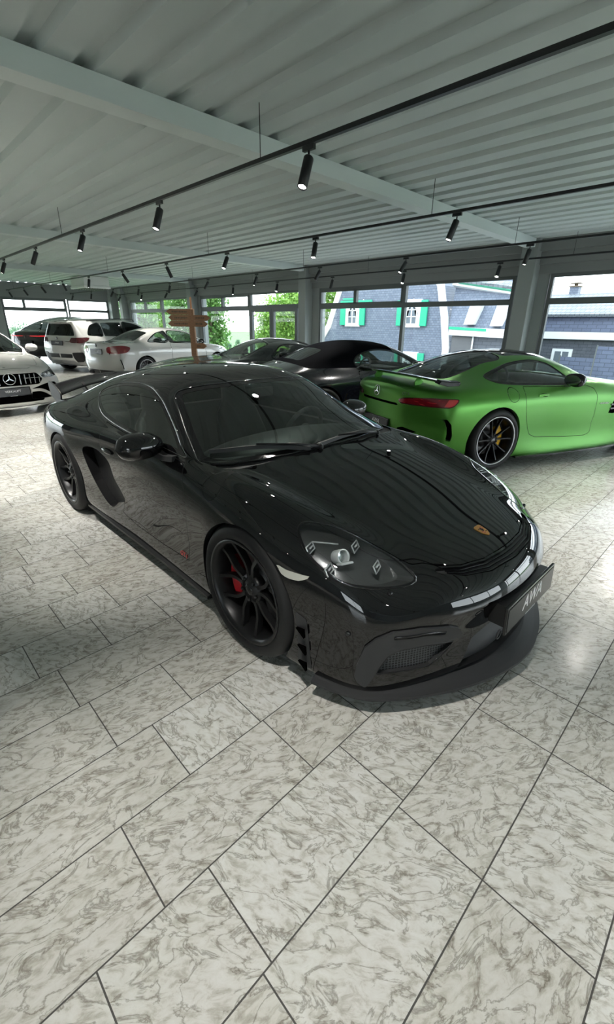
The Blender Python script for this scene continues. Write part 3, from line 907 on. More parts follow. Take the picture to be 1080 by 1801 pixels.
slab([(-10.7, 19.95, -2.2), (-7.4, 19.95, -2.2), (-7.4, 19.95, 1.1), (-10.7, 19.95, 1.2)], -.2, 'slate_dark', 'lower_wall')
slab([(-10.65, 19.9, -2.2), (-9.7, 19.9, -2.2), (-9.7, 19.9, 1.1), (-10.65, 19.9, 1.12)], -.05, 'shutter_grey', 'roller_shutter')
m = MB(); m.tube([H((-9.62, 19.86, -2.2)), H((-9.62, 19.86, 1.2))], .04, 8); m.build('downpipe', M['white_trim'], hs)
for (dx, dz) in ((-9.83, 2.05), (-8.63, 2.0)):
    m = MB()
    m.prism([(-.22, -.42), (.18, -.42), (.26, .1), (.30, .42), (-.12, .42)], H((dx, 19.75, dz)), (1, 0, 0), (0, .25, 1), (0, .5, 0)); m.build('vent_dormer', M['white_trim'], hs)
slab([(-11.3, 20.5, 3.32), (-7.6, 20.5, 2.70), (-7.6, 20.6, 3.0), (-11.3, 20.6, 3.6)], -.3, 'white_trim', 'soffit_board')
slab([(-11.0, 20.35, 3.42), (-7.4, 20.35, 2.80), (-7.4, 20.4, 2.95), (-11.0, 20.4, 3.58)], -.2, 'green_shutter', 'verge_board')
slab([(-10.9, 20.3, 3.52), (-7.2, 20.3, 2.92), (-7.6, 23, 4.0), (-10.0, 23, 5.0)], -.12, 'roof_tile', 'tiled_roof')
# long low building on the right
ls = empty('low_building', (-3, 26, -2.2), 0, 'long low house with grey tiled roof and white fascia outside on the right', 'house')
def W(m, a, b, mt, nm):
    m.box((a[0]+3, a[1]-26, a[2]+2.2), (b[0]+3, b[1]-26, b[2]+2.2)); return m.build(nm, M[mt], ls)
W(MB(), (-9.8, 26, -2.2), (12, 33, 1.05), 'slate_dark', 'wall')
W(MB(), (-9.8, 25.8, 1.02), (12, 26.2, 1.36), 'white_trim', 'fascia')
m = MB(); 
slabm = [(-6.8, -.15, 3.52), (15, -.15, 3.52), (15, .35, 4.55), (-6.8, .35, 4.55)]
m.prism([(-6.8, 3.5), (15, 3.5), (15, 4.4), (-6.8, 4.4)], (0, 0, 0), (1, 0, 0), (0, .18, 1), (0, .3, 0)); m.build('upper_cladding', M['fence_slat'], ls)
m = MB(); m.prism([(-7, 0), (15, 0), (15, 3.0), (-7, 3.0)], (0, .5, 4.28), (1, 0, 0), (0, .93, .37), (0, -.05, .12)); m.build('tiled_roof', M['roof_tile'], ls)
m = MB(); m.box((-5.95, 3.2, 4.9), (-5.5, 3.7, 5.85)); ch = m.build('chimney', M['slate'], ls)
m = MB(); m.box((-6.0, 3.15, 5.85), (-5.45, 3.75, 5.90)); m.box((-5.8, 3.38, 5.90), (-5.65, 3.55, 6.02)); m.box((-5.98, 3.2, 6.02), (-5.47, 3.7, 6.06)); m.build('chimney_cap', M['bark'], ch)
m = MB(); m.box((-5.15, -.08, 2.0), (-4.2, 0.02, 2.75)); f = m.build('window_surround', M['white_trim'], ls)
m = MB(); m.box((-5.0, -.10, 2.1), (-4.35, -.07, 2.62)); m.build('window_pane', M['house_glass'], f)
m = MB(); m.box((-4.7, -.115, 2.1), (-4.64, -.09, 2.62)); m.build('glazing_bars', M['white_trim'], f)
# blue-grey privacy fence in panels of two heights
for (fa, fb, fz, wh) in ((-6.72, -5.38, .35, 'low panel beside the small white window'), (-5.35, -3.3, .83, 'taller panel in the middle'), (-3.27, -1.2, .85, 'taller panel furthest right'), (-1.17, 1.0, .85, 'taller panel beyond the glazing edge')):
    f = empty('fence_panel', (fa, 22.6, -2.2), 0, 'blue-grey woven fence panel outside, '+wh, 'fence', 'woven fence panels')
    m = MB(); m.box((0, 0, 0), (fb-fa, .05, fz+2.2)); m.build('woven_infill', M['fence_slat'], f)
    m = MB(); m.box((-.03, -.02, 0), (.02, .07, fz+2.25)); m.build('post', M['frame'], f)

# trees and bushes: leaf quads on a branching trunk
def tree(name, loc, h, r, n, mt, label, cat='tree', group='trees outside the showroom windows', seed=1, crown0=.25, leaf=.16, squash=1.0):
    g = np.random.default_rng(seed)
    root = empty(name, loc, 0, label, cat, group)
    m = MB()
    m.tube([(0, 0, 0), (.05*h*.1, .02, h*.35), (0, .03, h*.8)], [.035*h*.5, .026*h*.5, .01*h*.5], 8)
    for k in range(7):
        a = g.uniform(0, 6.28); z0 = h*g.uniform(.25, .6); L = r*g.uniform(.6, .95)
        m.tube([(0, 0, z0), (math.cos(a)*L*.5, math.sin(a)*L*.5, z0+L*.3), (math.cos(a)*L, math.sin(a)*L, z0+L*.55)], [.02*h*.4, .012*h*.4, .004*h*.4], 6)
    m.build('trunk', M['bark'], root)
    # clumps
    K = max(int(n/140), 6)
    c = g.normal(size=(K, 3)); c /= np.linalg.norm(c, axis=1)[:, None]; c *= g.uniform(.35, 1, (K, 1))**.6
    cz = h*(crown0+(1-crown0)/2); rz = h*(1-crown0)/2
    cen = c*np.array((r, r, rz))*.82+np.array((0, 0, cz))
    which = g.integers(0, K, n)
    p = cen[which]+g.normal(size=(n, 3))*np.array((r, r, rz*.6))*.24
    p[:, 2] = np.maximum(p[:, 2], .05)
    d1 = g.normal(size=(n, 3)); d1 /= np.linalg.norm(d1, axis=1)[:, None]
    d2 = np.cross(d1, g.normal(size=(n, 3))); d2 /= np.linalg.norm(d2, axis=1)[:, None]
    s = leaf*g.uniform(.6, 1.3, (n, 1))
    V = np.empty((n, 4, 3)); V[:, 0] = p-d1*s; V[:, 1] = p+d2*s*.5; V[:, 2] = p+d1*s; V[:, 3] = p-d2*s*.5
    me = bpy.data.meshes.new('foliage'); me.from_pydata(V.reshape(-1, 3).tolist(), [], [(4*i, 4*i+1, 4*i+2, 4*i+3) for i in range(n)])
    me.materials.append(M[mt]); link(bpy.data.objects.new('foliage', me), root)
    return root
def ray_at(px, py, dist):
    d = np.array(((px-540)/767.048, (py-882.5)/767.048, 1))@np.array(CAM_R); d /= np.hypot(d[0], d[1]); return d*dist
for (px, dist, h, r, n, mt, lab) in (
    (20, 42, 3.75, 1.9, 6000, 'leaf_c', 'rounded bluish green tree outside the far left window'),
    (55, 47, 3.2, 1.5, 3500, 'leaf_c', 'small bluish bush beside the rounded tree at the far left window'),
    (243, 35, 8.5, 1.3, 9000, 'leaf_b', 'leafy green tree outside the window right of the corner pillar'),
    (283, 45, 8.8, 1.4, 9000, 'leaf_a', 'bright green tree outside just left of the wooden fingerpost'),
    (322, 37, 8.5, 1.2, 9000, 'leaf_b', 'green tree outside right behind the wooden fingerpost'),
    (369, 29, 7.6, 1.0, 6500, 'leaf_b', 'overhanging green tree outside left of the open field view'),
    (480, 36, 6.2, 1.3, 6500, 'leaf_a', 'bright yellow green tree outside behind the left door leaf'),
    (515, 29, 6.9, 1.25, 7500, 'leaf_a', 'light green tree outside behind the right door leaf'),
    (574, 40, 8.6, 1.6, 8000, 'leaf_a', 'pale green tree outside beside the slate house gable'),
    (400, 62, 1.9, .5, 900, 'leaf_c', 'small round dark bush out in the field, left one of two'),
    (416, 62, 1.9, .5, 900, 'leaf_c', 'small round dark bush out in the field, right one of two')):
    p = ray_at(px, 560, dist)
    tree('tree' if h > 3 else 'bush', (p[0], p[1], -2.2), h, r, n, mt, lab, 'tree' if h > 3 else 'bush', None, seed=int(px), crown0=.06 if h > 3 else .02, leaf=.115 if h > 3 else .10)
# ------------------------------------------------------------------ car part helpers
def region_d(tri, poly, mode, side=1):
    """signed distance of every vertex to a region given on the body; mode: side / top / front / rear / fit"""
    P = np.array(poly, float)
    if mode == 'side':
        d = sdist(tri.v[:, [0, 2]], P[:, [0, 2]] if P.shape[1] == 3 else P); ok = tri.v[:, 1]*side > .2
    elif mode == 'top':
        d = sdist(tri.v[:, [0, 1]], P[:, :2]); ok = tri.n[:, 2] > .12
    elif mode == 'front':
        d = sdist(tri.v[:, [1, 2]], P[:, [1, 2]] if P.shape[1] == 3 else P); ok = (tri.n[:, 0] > .05) & (tri.v[:, 0] > .9)
    elif mode == 'rear':
        d = sdist(tri.v[:, [1, 2]], P[:, [1, 2]] if P.shape[1] == 3 else P); ok = (tri.n[:, 0] < -.05) & (tri.v[:, 0] < -.6)
    else:
        c = P.mean(0); u, s, vt = np.linalg.svd(P-c); nrm = vt[2]
        # outward: same way as the mesh normals near the centre
        k = np.argmin(((tri.v-c)**2).sum(1))
        if nrm@tri.n[k] < 0: nrm = -nrm
        d = sdist((tri.v-c)@vt[:2].T, (P-c)@vt[:2].T)
        ok = (tri.n@nrm > .1) & (np.abs((tri.v-c)@nrm) < .25)
    return np.where(ok, d, np.maximum(d, .3)+0*d)

def cut(tri, poly, mode, side=1, gap=0.0, grow=0.0):
    d = region_d(tri, poly, mode, side)-grow
    if gap:
        ins, rest, E = tri.split(d+gap/2)
        d2 = region_d(rest, poly, mode, side)-grow
        ring, out, E2 = rest.split(d2-gap/2)
        return ins, out, E
    return tri.split(d)

def mirror_pts(p): return [(a, -b, c) for a, b, c in p]

def recess(ins, E, vec, depth_scale=1.0, name='recess', mt=None, parent=None, wall=None, shrink=1.0):
    """sink a cut-out region along vec and close its sides"""
    vec = np.array(vec, float)
    c = ins.v.mean(0)
    mv = lambda p: c+(p-c)*shrink+vec
    T = Tri(np.array([mv(p) for p in ins.v]), ins.n, ins.t)
    W = MB()
    for (a, na), (b, nb) in E:
        W.add([a, b, mv(b), mv(a)], [(0, 1, 2, 3)], 0, False)
    o = T.object(name, mt, parent)
    return o, W

def ribbon(pts, nrm, w, name, mt, parent, lift=.002, closed=False, th=.003):
    """thin raised strip along a line on the body"""
    pts = np.array(pts, float); nrm = np.array(nrm, float)
    m = MB(); m.sweep(pts+nrm*lift, [(-w/2, -th), (w/2, -th), (w/2, 0), (-w/2, 0)], up=nrm, closed=closed, smooth=True)
    return m.build(name, mt, parent)

def text_shape(s, height, shear=0.0, spacing=1.0, align='CENTER'):
    cu = bpy.data.curves.new('txt', 'FONT'); cu.body = s; cu.size = height/.72; cu.align_x = align; cu.align_y = 'CENTER'; cu.shear = shear; cu.space_character = spacing; cu.resolution_u = 3
    o = bpy.data.objects.new('txt', cu); COL.objects.link(o)
    dg = bpy.context.evaluated_depsgraph_get(); dg.update()
    me = o.evaluated_get(dg).to_mesh()
    v = [tuple(x.co) for x in me.vertices]; f = [tuple(p.vertices) for p in me.polygons]
    o.evaluated_get(dg).to_mesh_clear(); bpy.data.objects.remove(o); bpy.data.curves.remove(cu)
    return v, f

def lettering(s, height, O, U, V, mt, parent, name='lettering', th=.0015, shear=0.0, spacing=1.0):
    """raised letters: O centre, U reading direction, V up (unit vectors)"""
    v, f = text_shape(s, height, shear, spacing)
    O = np.array(O, float); U = np.array(U, float); V = np.array(V, float); N = np.cross(U, V)
    m = MB(); m.add([O+a*U+b*V+N*th for a, b, c in v], f)
    me = bpy.data.meshes.new(name); me.from_pydata(m.v, [], m.f)
    bm = bmesh.new(); bm.from_mesh(me)
    bmesh.ops.remove_doubles(bm, verts=bm.verts[:], dist=1e-6)
    g = bmesh.ops.extrude_face_region(bm, geom=bm.faces[:])
    bmesh.ops.translate(bm, verts=[x for x in g['geom'] if isinstance(x, bmesh.types.BMVert)], vec=Vector(-N*th*1.5))
    bmesh.ops.recalc_face_normals(bm, faces=bm.faces[:])
    bm.to_mesh(me); bm.free(); me.materials.append(mt)
    return link(bpy.data.objects.new(name, me), parent)

def plate(parent, O, U, V, w=.52, h=.11, text='AWA', sub=True, th=.012, tm=None, letter_h=.05, shear=.25, frame_mt='black_gloss'):
    """dealer number plate in a holder; O centre of the front face"""
    O = np.array(O, float); U = np.array(U, float); V = np.array(V, float); N = np.cross(U, V)
    m = MB(); m.obox(O-N*th*.5, U*(w/2+.012), V*(h/2+.014), N*th*.5); pl = m.build('number_plate', M[frame_mt], parent, bevel=.003)
    m = MB(); m.obox(O+N*.001, U*w/2, V*h/2, N*.001); m.build('plate_face', M['plate_dark'], pl)
    if text: lettering(text, letter_h, O+N*.002+V*.008, U, V, M[tm or 'white_letter'], pl, 'plate_lettering', .001, shear)
    if sub:
        m = MB()
        for k in range(9): m.obox(O+N*.0008-V*(h/2+.007)+U*(-.05+k*.0125), U*.0042, V*.0028, N*.0006)
        m.build('holder_lettering', M['grey_letter'], pl)
    return pl

def make_wheel(R, width, rimR, style, rim_mt, caliper_mt, lip_mt=None, disc_r=None, seed=0, cap=True, cal=(150, 222)):
    """axle along y, outer face towards -y; origin at the wheel centre"""
    rm = M[rim_mt]; w2 = width/2
    m = MB()
    m.lathe([(rimR-.004, -w2+.012), (rimR+.008, -w2+.006), (rimR+.010, -w2+.0), (rimR-.006, -w2+.002), (rimR-.016, -w2+.02), (rimR-.028, -w2+.06), (rimR-.034, w2-.02), (rimR-.004, w2-.012), (rimR-.004, w2-.02), (rimR-.022, w2-.04), (rimR-.018, -w2+.07), (rimR-.008, -w2+.03)], 64, closed=True)
    yh, yr = -w2+.048, -w2+.026        # hub and rim face depth
    def P(r, a, y): return (r*math.cos(a), y, r*math.sin(a))
    def spoke(path, w, d):
        pts = np.array([P(*q) for q in path])
        pts = smooth_poly(pts, 4, closed=False)
        sc = np.interp(np.linspace(0, 1, len(pts)), [0, .4, .85, 1], [1.25, .95, .95, 1.35])
        m.sweep(pts, [(-w/2, -d), (-w*.38, 0), (w*.38, 0), (w/2, -d)], up=(0, -1, 0), smooth=False, scale=sc)
    re = rimR-.012
    n = 5
    if style == 'twin5':
        for k in range(n):
            a = 2*math.pi*k/n+math.pi/2
            for s in (-1, 1):
                spoke([(.045, a+s*.30, yh), (.085, a+s*.20, yh+.004), (.14, a+s*.23, yh-.002), (.20, a+s*.36, yh-.010), (re, a+s*.40, yr)], .024, .032)
    elif style == 'ten':
        for k in range(n):
            a = 2*math.pi*k/n+math.pi/2
            for s in (-1, 1):
                spoke([(.05, a+s*.32, yh), (.11, a+s*.27, yh-.001), (.18, a+s*.285, yh-.007), (re, a+s*.30, yr)], .016, .03)
    elif style == 'double':
        for k in range(n):
            a = 2*math.pi*k/n+math.pi/2
            for s in (-1, 1):
                spoke([(.05, a+s*.20, yh), (.13, a+s*.16, yh-.001), (re, a+s*.26, yr)], .022, .03)
    else:
        for k in range(7):
            a = 2*math.pi*k/7+math.pi/2
            spoke([(.05, a, yh), (.13, a, yh-.001), (re, a, yr)], .036, .03)
    # hub
    m.lathe([(0, yh-.006), (.030, yh-.006), (.034, yh-.002), (.072, yh+.004), (.078, yh+.02), (.07, yh+.06), (0, yh+.06)], 40)
    for k in range(5):
        a = 2*math.pi*(k+.5)/5+math.pi/2; c = P(.056, a, yh-.001)
        m.tube([c, (c[0], yh-.010, c[2])], .009, 6)
    wheel = m.build('wheel', rm)
    if lip_mt:
        l = MB(); l.lathe([(rimR-.004, -w2+.004), (rimR+.009, -w2+.001), (rimR+.009, -w2-.002), (rimR-.006, -w2+.0)], 64, closed=True); l.build('rim_edge', M[lip_mt], wheel)
    t = MB()
    t.lathe([(rimR+.002, -w2+.010), (rimR+.02, -w2-.002), (rimR+(R-rimR)*.55, -w2-.006), (R-.018, -w2+.008), (R-.004, -w2+.026), (R, -w2+.05), (R, w2-.05), (R-.004, w2-.026), (R-.018, w2-.008), (rimR+.02, w2+.002), (rimR+.002, w2-.010)], 72, closed=True)
    tyre = t.build('tyre', M['rubber'], wheel)
    if seed >= 0:
        q = MB()
        for g_ in (-.055, -.018, .018, .055):
            q.lathe([(R+.0004, g_*width/.245-.003), (R+.0004, g_*width/.245+.003)], 72)
        q.build('tread_groove', M['dark_void'], tyre)
    dr = disc_r or rimR*.72
    b = MB(); b.lathe([(.08, .01), (dr, .01), (dr, .036), (.08, .036)], 48, closed=True)
    b.lathe([(0, -.02), (.085, -.02), (.088, .012), (0, .012)], 32)
    b.build('brake_disc', M['disc'], wheel)
    if caliper_mt:
        c = MB(); sec = []
        a0, a1 = math.radians(cal[0]), math.radians(cal[1])
        N = 10
        pts = [P(dr*.86, a0+(a1-a0)*i/N, 0) for i in range(N+1)]
        ups = np.array([(math.cos(a0+(a1-a0)*i/N), 0, math.sin(a0+(a1-a0)*i/N)) for i in range(N+1)])
        c.sweep(np.array(pts), [(-.045, -.045), (.05, -.045), (.05, .035), (.02, .045), (-.03, .045), (-.045, .03)], up=ups)
        c.build('brake_caliper', M[caliper_mt], wheel)
    if cap:
        c = MB(); c.lathe([(0, yh-.012), (.024, yh-.011), (.029, yh-.006), (.029, yh)], 28); c.build('hub_cap', M['black_gloss'] if cap is True else M[cap], wheel)
    return wheel

def put_wheels(root, wf, wr, xf, xr, yf, yr, rf, rr, steer=0.0):
    """wf / wr: prototypes for front / rear; yf / yr: wheel centre offset"""
    first = {}
    for pr, x, y, r in ((wf, xf, yf, rf), (wr, xr, yr, rr)):
        for s in (-1, 1):
            k = id(pr)
            if k not in first: o = pr; first[k] = 1
            else: o = copy_tree(pr)
            o.parent = root
            o.location = (x, s*y, r)
            o.rotation_euler = (0, 0, 0 if s < 0 else math.pi)

def wheel_well(root, x, z, r, y0, y1, name='wheel_arch_liner'):
    """dark half tunnel above a wheel (both sides get one)"""
    for s in (-1, 1):
        m = MB(); N = 22; vs = []; fs = []
        for i in range(N+1):
            a = math.radians(-28+236*i/N)
            for yy in (y0, y1):
                for rr_ in (r, r+.004):
                    vs.append((x+rr_*math.cos(a), s*yy, z+rr_*math.sin(a)))
        for i in range(N):
            b = i*4; c = b+4
            fs += [(b, c, c+2, b+2), (b+1, b+3, c+3, c+1), (b, b+1, c+1, c), (b+2, c+2, c+3, b+3)]
        m.add(vs, fs, 0, True)
        # inner side plate
        m.prism([(x+r*math.cos(math.radians(q)), z+r*math.sin(math.radians(q))) for q in range(-28, 209, 12)], (0, s*y0, 0), (1, 0, 0), (0, 0, 1), (0, -s*.004, 0))
        m.build(name, M['dark_void'], root)

def arch_cut(tri, x, z, r, flat=0.0):
    d = np.hypot(tri.v[:, 0]-x, tri.v[:, 2]-z)-r
    d = np.where(np.abs(tri.v[:, 1]) < .42, .5, d)
    i, o, E = tri.split(d)
    return o, E

def edge_lip(E, depth, name, mt, root, inward=True, nshift=0.0):
    """fold the cut edge of a wheel arch inwards"""
    m = MB()
    for (a, na), (b, nb) in E:
        s = -1 if a[1] > 0 else 1
        v = np.array((0, s*depth, 0))
        m.add([a, b, b+v, a+v], [(0, 1, 2, 3)], 0, True)
    return m.build(name, mt, root)

def shell_mirror(root, c, rx, ry, rz, base, mt='black_paint', side=-1, name='door_mirror', foot_mt='black_matte'):
    """exterior mirror: housing, glass, stalk; c centre of the housing, base point on the door"""
    m = MB(); n, k = 20, 12; vs = []; fs = []
    for j in range(k+1):
        t = -1+2*j/k
        for i in range(n):
            a = 2*math.pi*i/n
            pr = (1-abs(t)**2.6)**.5
            # blunt towards the rear where the glass sits
            dx = math.cos(a); dz = math.sin(a)
            x = rx*pr*(dx if dx > 0 else dx*.35)
            z = rz*pr*(abs(dz)**.8)*(1 if dz > 0 else -1)*(1-.12*(t*side if side < 0 else t))
            vs.append((c[0]+x+(-.02*t*0), c[1]+side*ry*t, c[2]+z))
    for j in range(k):
        for i in range(n):
            fs.append((j*n+i, j*n+(i+1) % n, (j+1)*n+(i+1) % n, (j+1)*n+i))
    fs.append(tuple(range(n))); fs.append(tuple(k*n+i for i in range(n)))
    m.add(vs, fs, 0, True); o = m.build(name, M[mt], root)
    g = MB(); pts = [(math.cos(q)*ry*.8, math.sin(q)*rz*.72) for q in np.linspace(0, 2*math.pi, 24, endpoint=False)]
    g.prism(pts, (c[0]-rx*.36, c[1], c[2]), (0, 1, 0), (0, 0, 1), (.006, 0, 0)); g.build('mirror_glass', M['chrome'], o)
    s = MB(); b = np.array(base, float); e = np.array((c[0]-.01, c[1]-side*ry*.55, c[2]-rz*.55))
    s.sweep(np.array([b, b*.6+e*.4+np.array((0, 0, -.012)), e]), [(-.035, -.014), (.035, -.014), (.028, .014), (-.028, .014)], up=(0, 0, 1)); s.build('mirror_stalk', M[foot_mt], o)
    return o

def seat(root, x, y, z=.2, mt='leather', name='seat'):
    m = MB()
    def loft(secs):
        n = len(secs[0]); vs = [p for s in secs for p in s]; fs = []
        for i in range(len(secs)-1):
            for j in range(n): fs.append((i*n+j, i*n+(j+1) % n, (i+1)*n+(j+1) % n, (i+1)*n+j))
        fs.append(tuple(range(n))[::-1]); fs.append(tuple((len(secs)-1)*n+j for j in range(n)))
        m.add(vs, fs, 0, True)
    def sec(cx, cz, hw, hd, tilt):
        out = []
        for q in np.linspace(0, 2*math.pi, 16, endpoint=False):
            a = math.copysign(abs(math.cos(q))**.55, math.cos(q))*hw; b = math.copysign(abs(math.sin(q))**.55, math.sin(q))*hd
            out.append((x+cx+b*math.cos(tilt), y+a, z+cz+b*math.sin(tilt)))
        return out
    loft([sec(.28, .12, .22, .07, 1.5), sec(.10, .10, .25, .08, 1.4), sec(-.15, .08, .25, .09, 1.2), sec(-.22, .2, .25, .09, .4), sec(-.30, .42, .24, .07, .3), sec(-.37, .60, .20, .06, .3), sec(-.40, .70, .12, .055, .3), sec(-.42, .82, .11, .05, .3)])
    return m.build(name, M[mt], root)

def steering_wheel(root, x, y, z):
    m = MB(); c = np.array((x, y, z)); U = np.array((0, 1, 0)); V = np.array((.35, 0, .94))
    m.tube([c+.175*(math.cos(q)*U+math.sin(q)*V) for q in np.linspace(0, 2*math.pi, 32, endpoint=False)], .016, 8, closed=True)
    N = np.cross(U, V)
    for q in (0, math.pi, -math.pi/2): m.tube([c+N*.02, c+.17*(math.cos(q)*U+math.sin(q)*V)], [.02, .012], 6)
    m.sphere(c+N*.02, (.03, .06, .055)); m.tube([c, c+np.array((.35, 0, -.12))], .03, 8)
    return m.build('steering_wheel', M['leather'], root)
# ------------------------------------------------------------------ black sports coupe (the subject)
HERO = dict(
 top=[(-2.02,.86),(-1.85,.905),(-1.6,.985),(-1.3,1.09),(-1.0,1.175),(-.7,1.226),(-.4,1.252),(-.1,1.252),(.1,1.228),(.3,1.165),(.5,1.078),(.7,.982),(.86,.903),(.97,.862),(1.15,.825),(1.4,.765),(1.7,.69),(1.9,.634),(2.02,.598)],
 rail=[(-2.02,(.40,.845)),(-1.85,(.42,.885)),(-1.6,(.45,.955)),(-1.3,(.49,1.035)),(-1.0,(.525,1.10)),(-.7,(.55,1.14)),(-.4,(.568,1.162)),(-.1,(.578,1.163)),(.1,(.590,1.142)),(.3,(.615,1.070)),(.5,(.665,.965)),(.7,(.72,.875)),(.86,(.60,.862)),(.97,(.54,.845)),(1.15,(.46,.815)),(1.4,(.40,.757)),(1.7,(.36,.683)),(1.9,(.34,.626)),(2.02,(.34,.590))],
 inner=[(-2.02,(.2,.857)),(-1.85,(.21,.90)),(-1.6,(.24,.978)),(-1.3,(.28,1.075)),(-1.0,(.31,1.155)),(-.7,(.32,1.202)),(-.4,(.34,1.232)),(-.1,(.34,1.236)),(.1,(.34,1.214)),(.3,(.35,1.148)),(.5,(.36,1.050)),(.7,(.40,.952)),(.86,(.34,.891)),(.97,(.28,.857)),(1.15,(.22,.824)),(1.4,(.19,.765)),(1.7,(.18,.690)),(1.9,(.17,.632)),(2.02,(.17,.597))],
 belt=[(-2.02,(.66,.815)),(-1.85,(.72,.845)),(-1.6,(.755,.872)),(-1.3,(.765,.888)),(-1.0,(.76,.895)),(-.7,(.765,.895)),(-.4,(.785,.882)),(-.1,(.80,.872)),(.1,(.805,.867)),(.3,(.805,.860)),(.5,(.80,.852)),(.7,(.79,.842)),(.86,(.765,.838)),(.97,(.755,.835)),(1.15,(.735,.825)),(1.4,(.70,.785)),(1.7,(.675,.700)),(1.8,(.665,.655)),(1.9,(.64,.60)),(2.02,(.6,.55))],
 mid=[(-2.02,(.54,.832)),(-1.85,(.57,.868)),(-1.6,(.60,.920)),(-1.3,(.635,.975)),(-1.0,(.655,1.01)),(-.7,(.672,1.03)),(-.4,(.69,1.035)),(-.1,(.70,1.03)),(.1,(.705,1.015)),(.3,(.715,.975)),(.5,(.742,.915)),(.7,(.768,.860)),(.86,(.71,.848)),(.97,(.665,.838)),(1.15,(.61,.812)),(1.4,(.56,.765)),(1.7,(.52,.688)),(1.9,(.47,.620)),(2.02,(.43,.578))],
 shoulder=[(-2.02,(.76,.74)),(-1.85,(.82,.765)),(-1.6,(.868,.775)),(-1.3,(.882,.775)),(-1.0,(.876,.775)),(-.7,(.862,.775)),(-.4,(.855,.77)),(-.1,(.855,.765)),(.3,(.853,.76)),(.7,(.848,.755)),(.97,(.85,.755)),(1.15,(.85,.752)),(1.4,(.84,.715)),(1.7,(.80,.635)),(1.8,(.775,.58)),(1.9,(.70,.55)),(2.02,(.59,.50))],
 wide=[(-2.02,(.80,.56)),(-1.85,(.86,.57)),(-1.6,(.898,.58)),(-1.3,(.905,.58)),(-1.0,(.895,.57)),(-.7,(.872,.555)),(-.4,(.862,.54)),(0,(.858,.53)),(.5,(.862,.53)),(.8,(.874,.54)),(1.0,(.89,.56)),(1.24,(.898,.57)),(1.5,(.882,.54)),(1.7,(.845,.48)),(1.8,(.81,.44)),(1.9,(.755,.40)),(2.02,(.65,.37))],
 low=[(-2.02,(.79,.36)),(-1.85,(.85,.36)),(-1.3,(.895,.36)),(-1.0,(.888,.345)),(-.7,(.868,.33)),(-.2,(.852,.32)),(.4,(.852,.32)),(.8,(.868,.33)),(1.24,(.89,.34)),(1.6,(.875,.32)),(1.78,(.82,.28)),(1.9,(.765,.24)),(2.02,(.66,.22))],
 sill=[(-2.02,(.74,.22)),(-1.85,(.80,.20)),(-1.3,(.86,.17)),(-.9,(.862,.15)),(0,(.842,.14)),(.8,(.852,.14)),(1.24,(.87,.14)),(1.6,(.865,.13)),(1.78,(.815,.125)),(1.9,(.755,.125)),(2.02,(.65,.125))],
 stations=[-1.88,-1.6,-1.3,-1.0,-.7,-.4,-.1,.1,.3,.5,.7,.86,.97,1.2,1.5,1.80],
 nose=dict(top=[(2.105,0,.584),(2.098,.18,.582),(2.07,.35,.574),(2.03,.50,.557),(1.965,.65,.527)],
  levels=[(2.203,.475,(1.943,.724,.455)),(2.178,.40,(1.925,.742,.36)),(2.160,.28,(1.93,.738,.24))], crease=((1,.75),),
  bottom=[(2.16,0,.125),(2.15,.2,.125),(2.09,.40,.125),(2.02,.58,.125),(1.935,.72,.13)], pow=2.3),
 tail=dict(top=[(-2.105,0,.84),(-2.10,.2,.838),(-2.085,.4,.83),(-2.06,.55,.815),(-2.02,.69,.785)],
  levels=[(-2.145,.72,(-2.03,.745,.68)),(-2.19,.55,(-2.03,.775,.53)),(-2.18,.38,(-2.02,.765,.36))],
  bottom=[(-2.12,0,.23),(-2.12,.22,.23),(-2.10,.42,.23),(-2.07,.6,.23),(-2.02,.72,.23)], pow=2.6),
)

def _smooth_lid():
    """smooth lid and wings: replace the keys ahead of the windscreen by quadratics"""
    xs = [1.15, 1.3, 1.45, 1.62, 1.80, 1.95, 2.02]
    f = {'top': lambda u: .826-.212*u-.034*u*u,
         'inner': lambda u: (.22-.05*u, .8245-.211*u-.035*u*u),
         'rail': lambda u: (.46-.12*u, .816-.198*u-.048*u*u),
         'mid': lambda u: (.61-.17*u, .811-.165*u-.105*u*u),
         'belt': lambda u: (.738-.045*u-.12*u*u, .826-.095*u-.275*u*u),
         'shoulder': lambda u: (.852+.012*u-.20*u*u, .753-.07*u-.30*u*u)}
    for k, g in f.items():
        HERO[k] = [q for q in HERO[k] if q[0] < 1.1]+[(x, g(x-1.15)) for x in xs]
_smooth_lid()
HERO['nose']['top'] = [(2.105,0,.592),(2.098,.18,.5905),(2.07,.35,.582),(2.03,.50,.562),(1.965,.65,.527)]
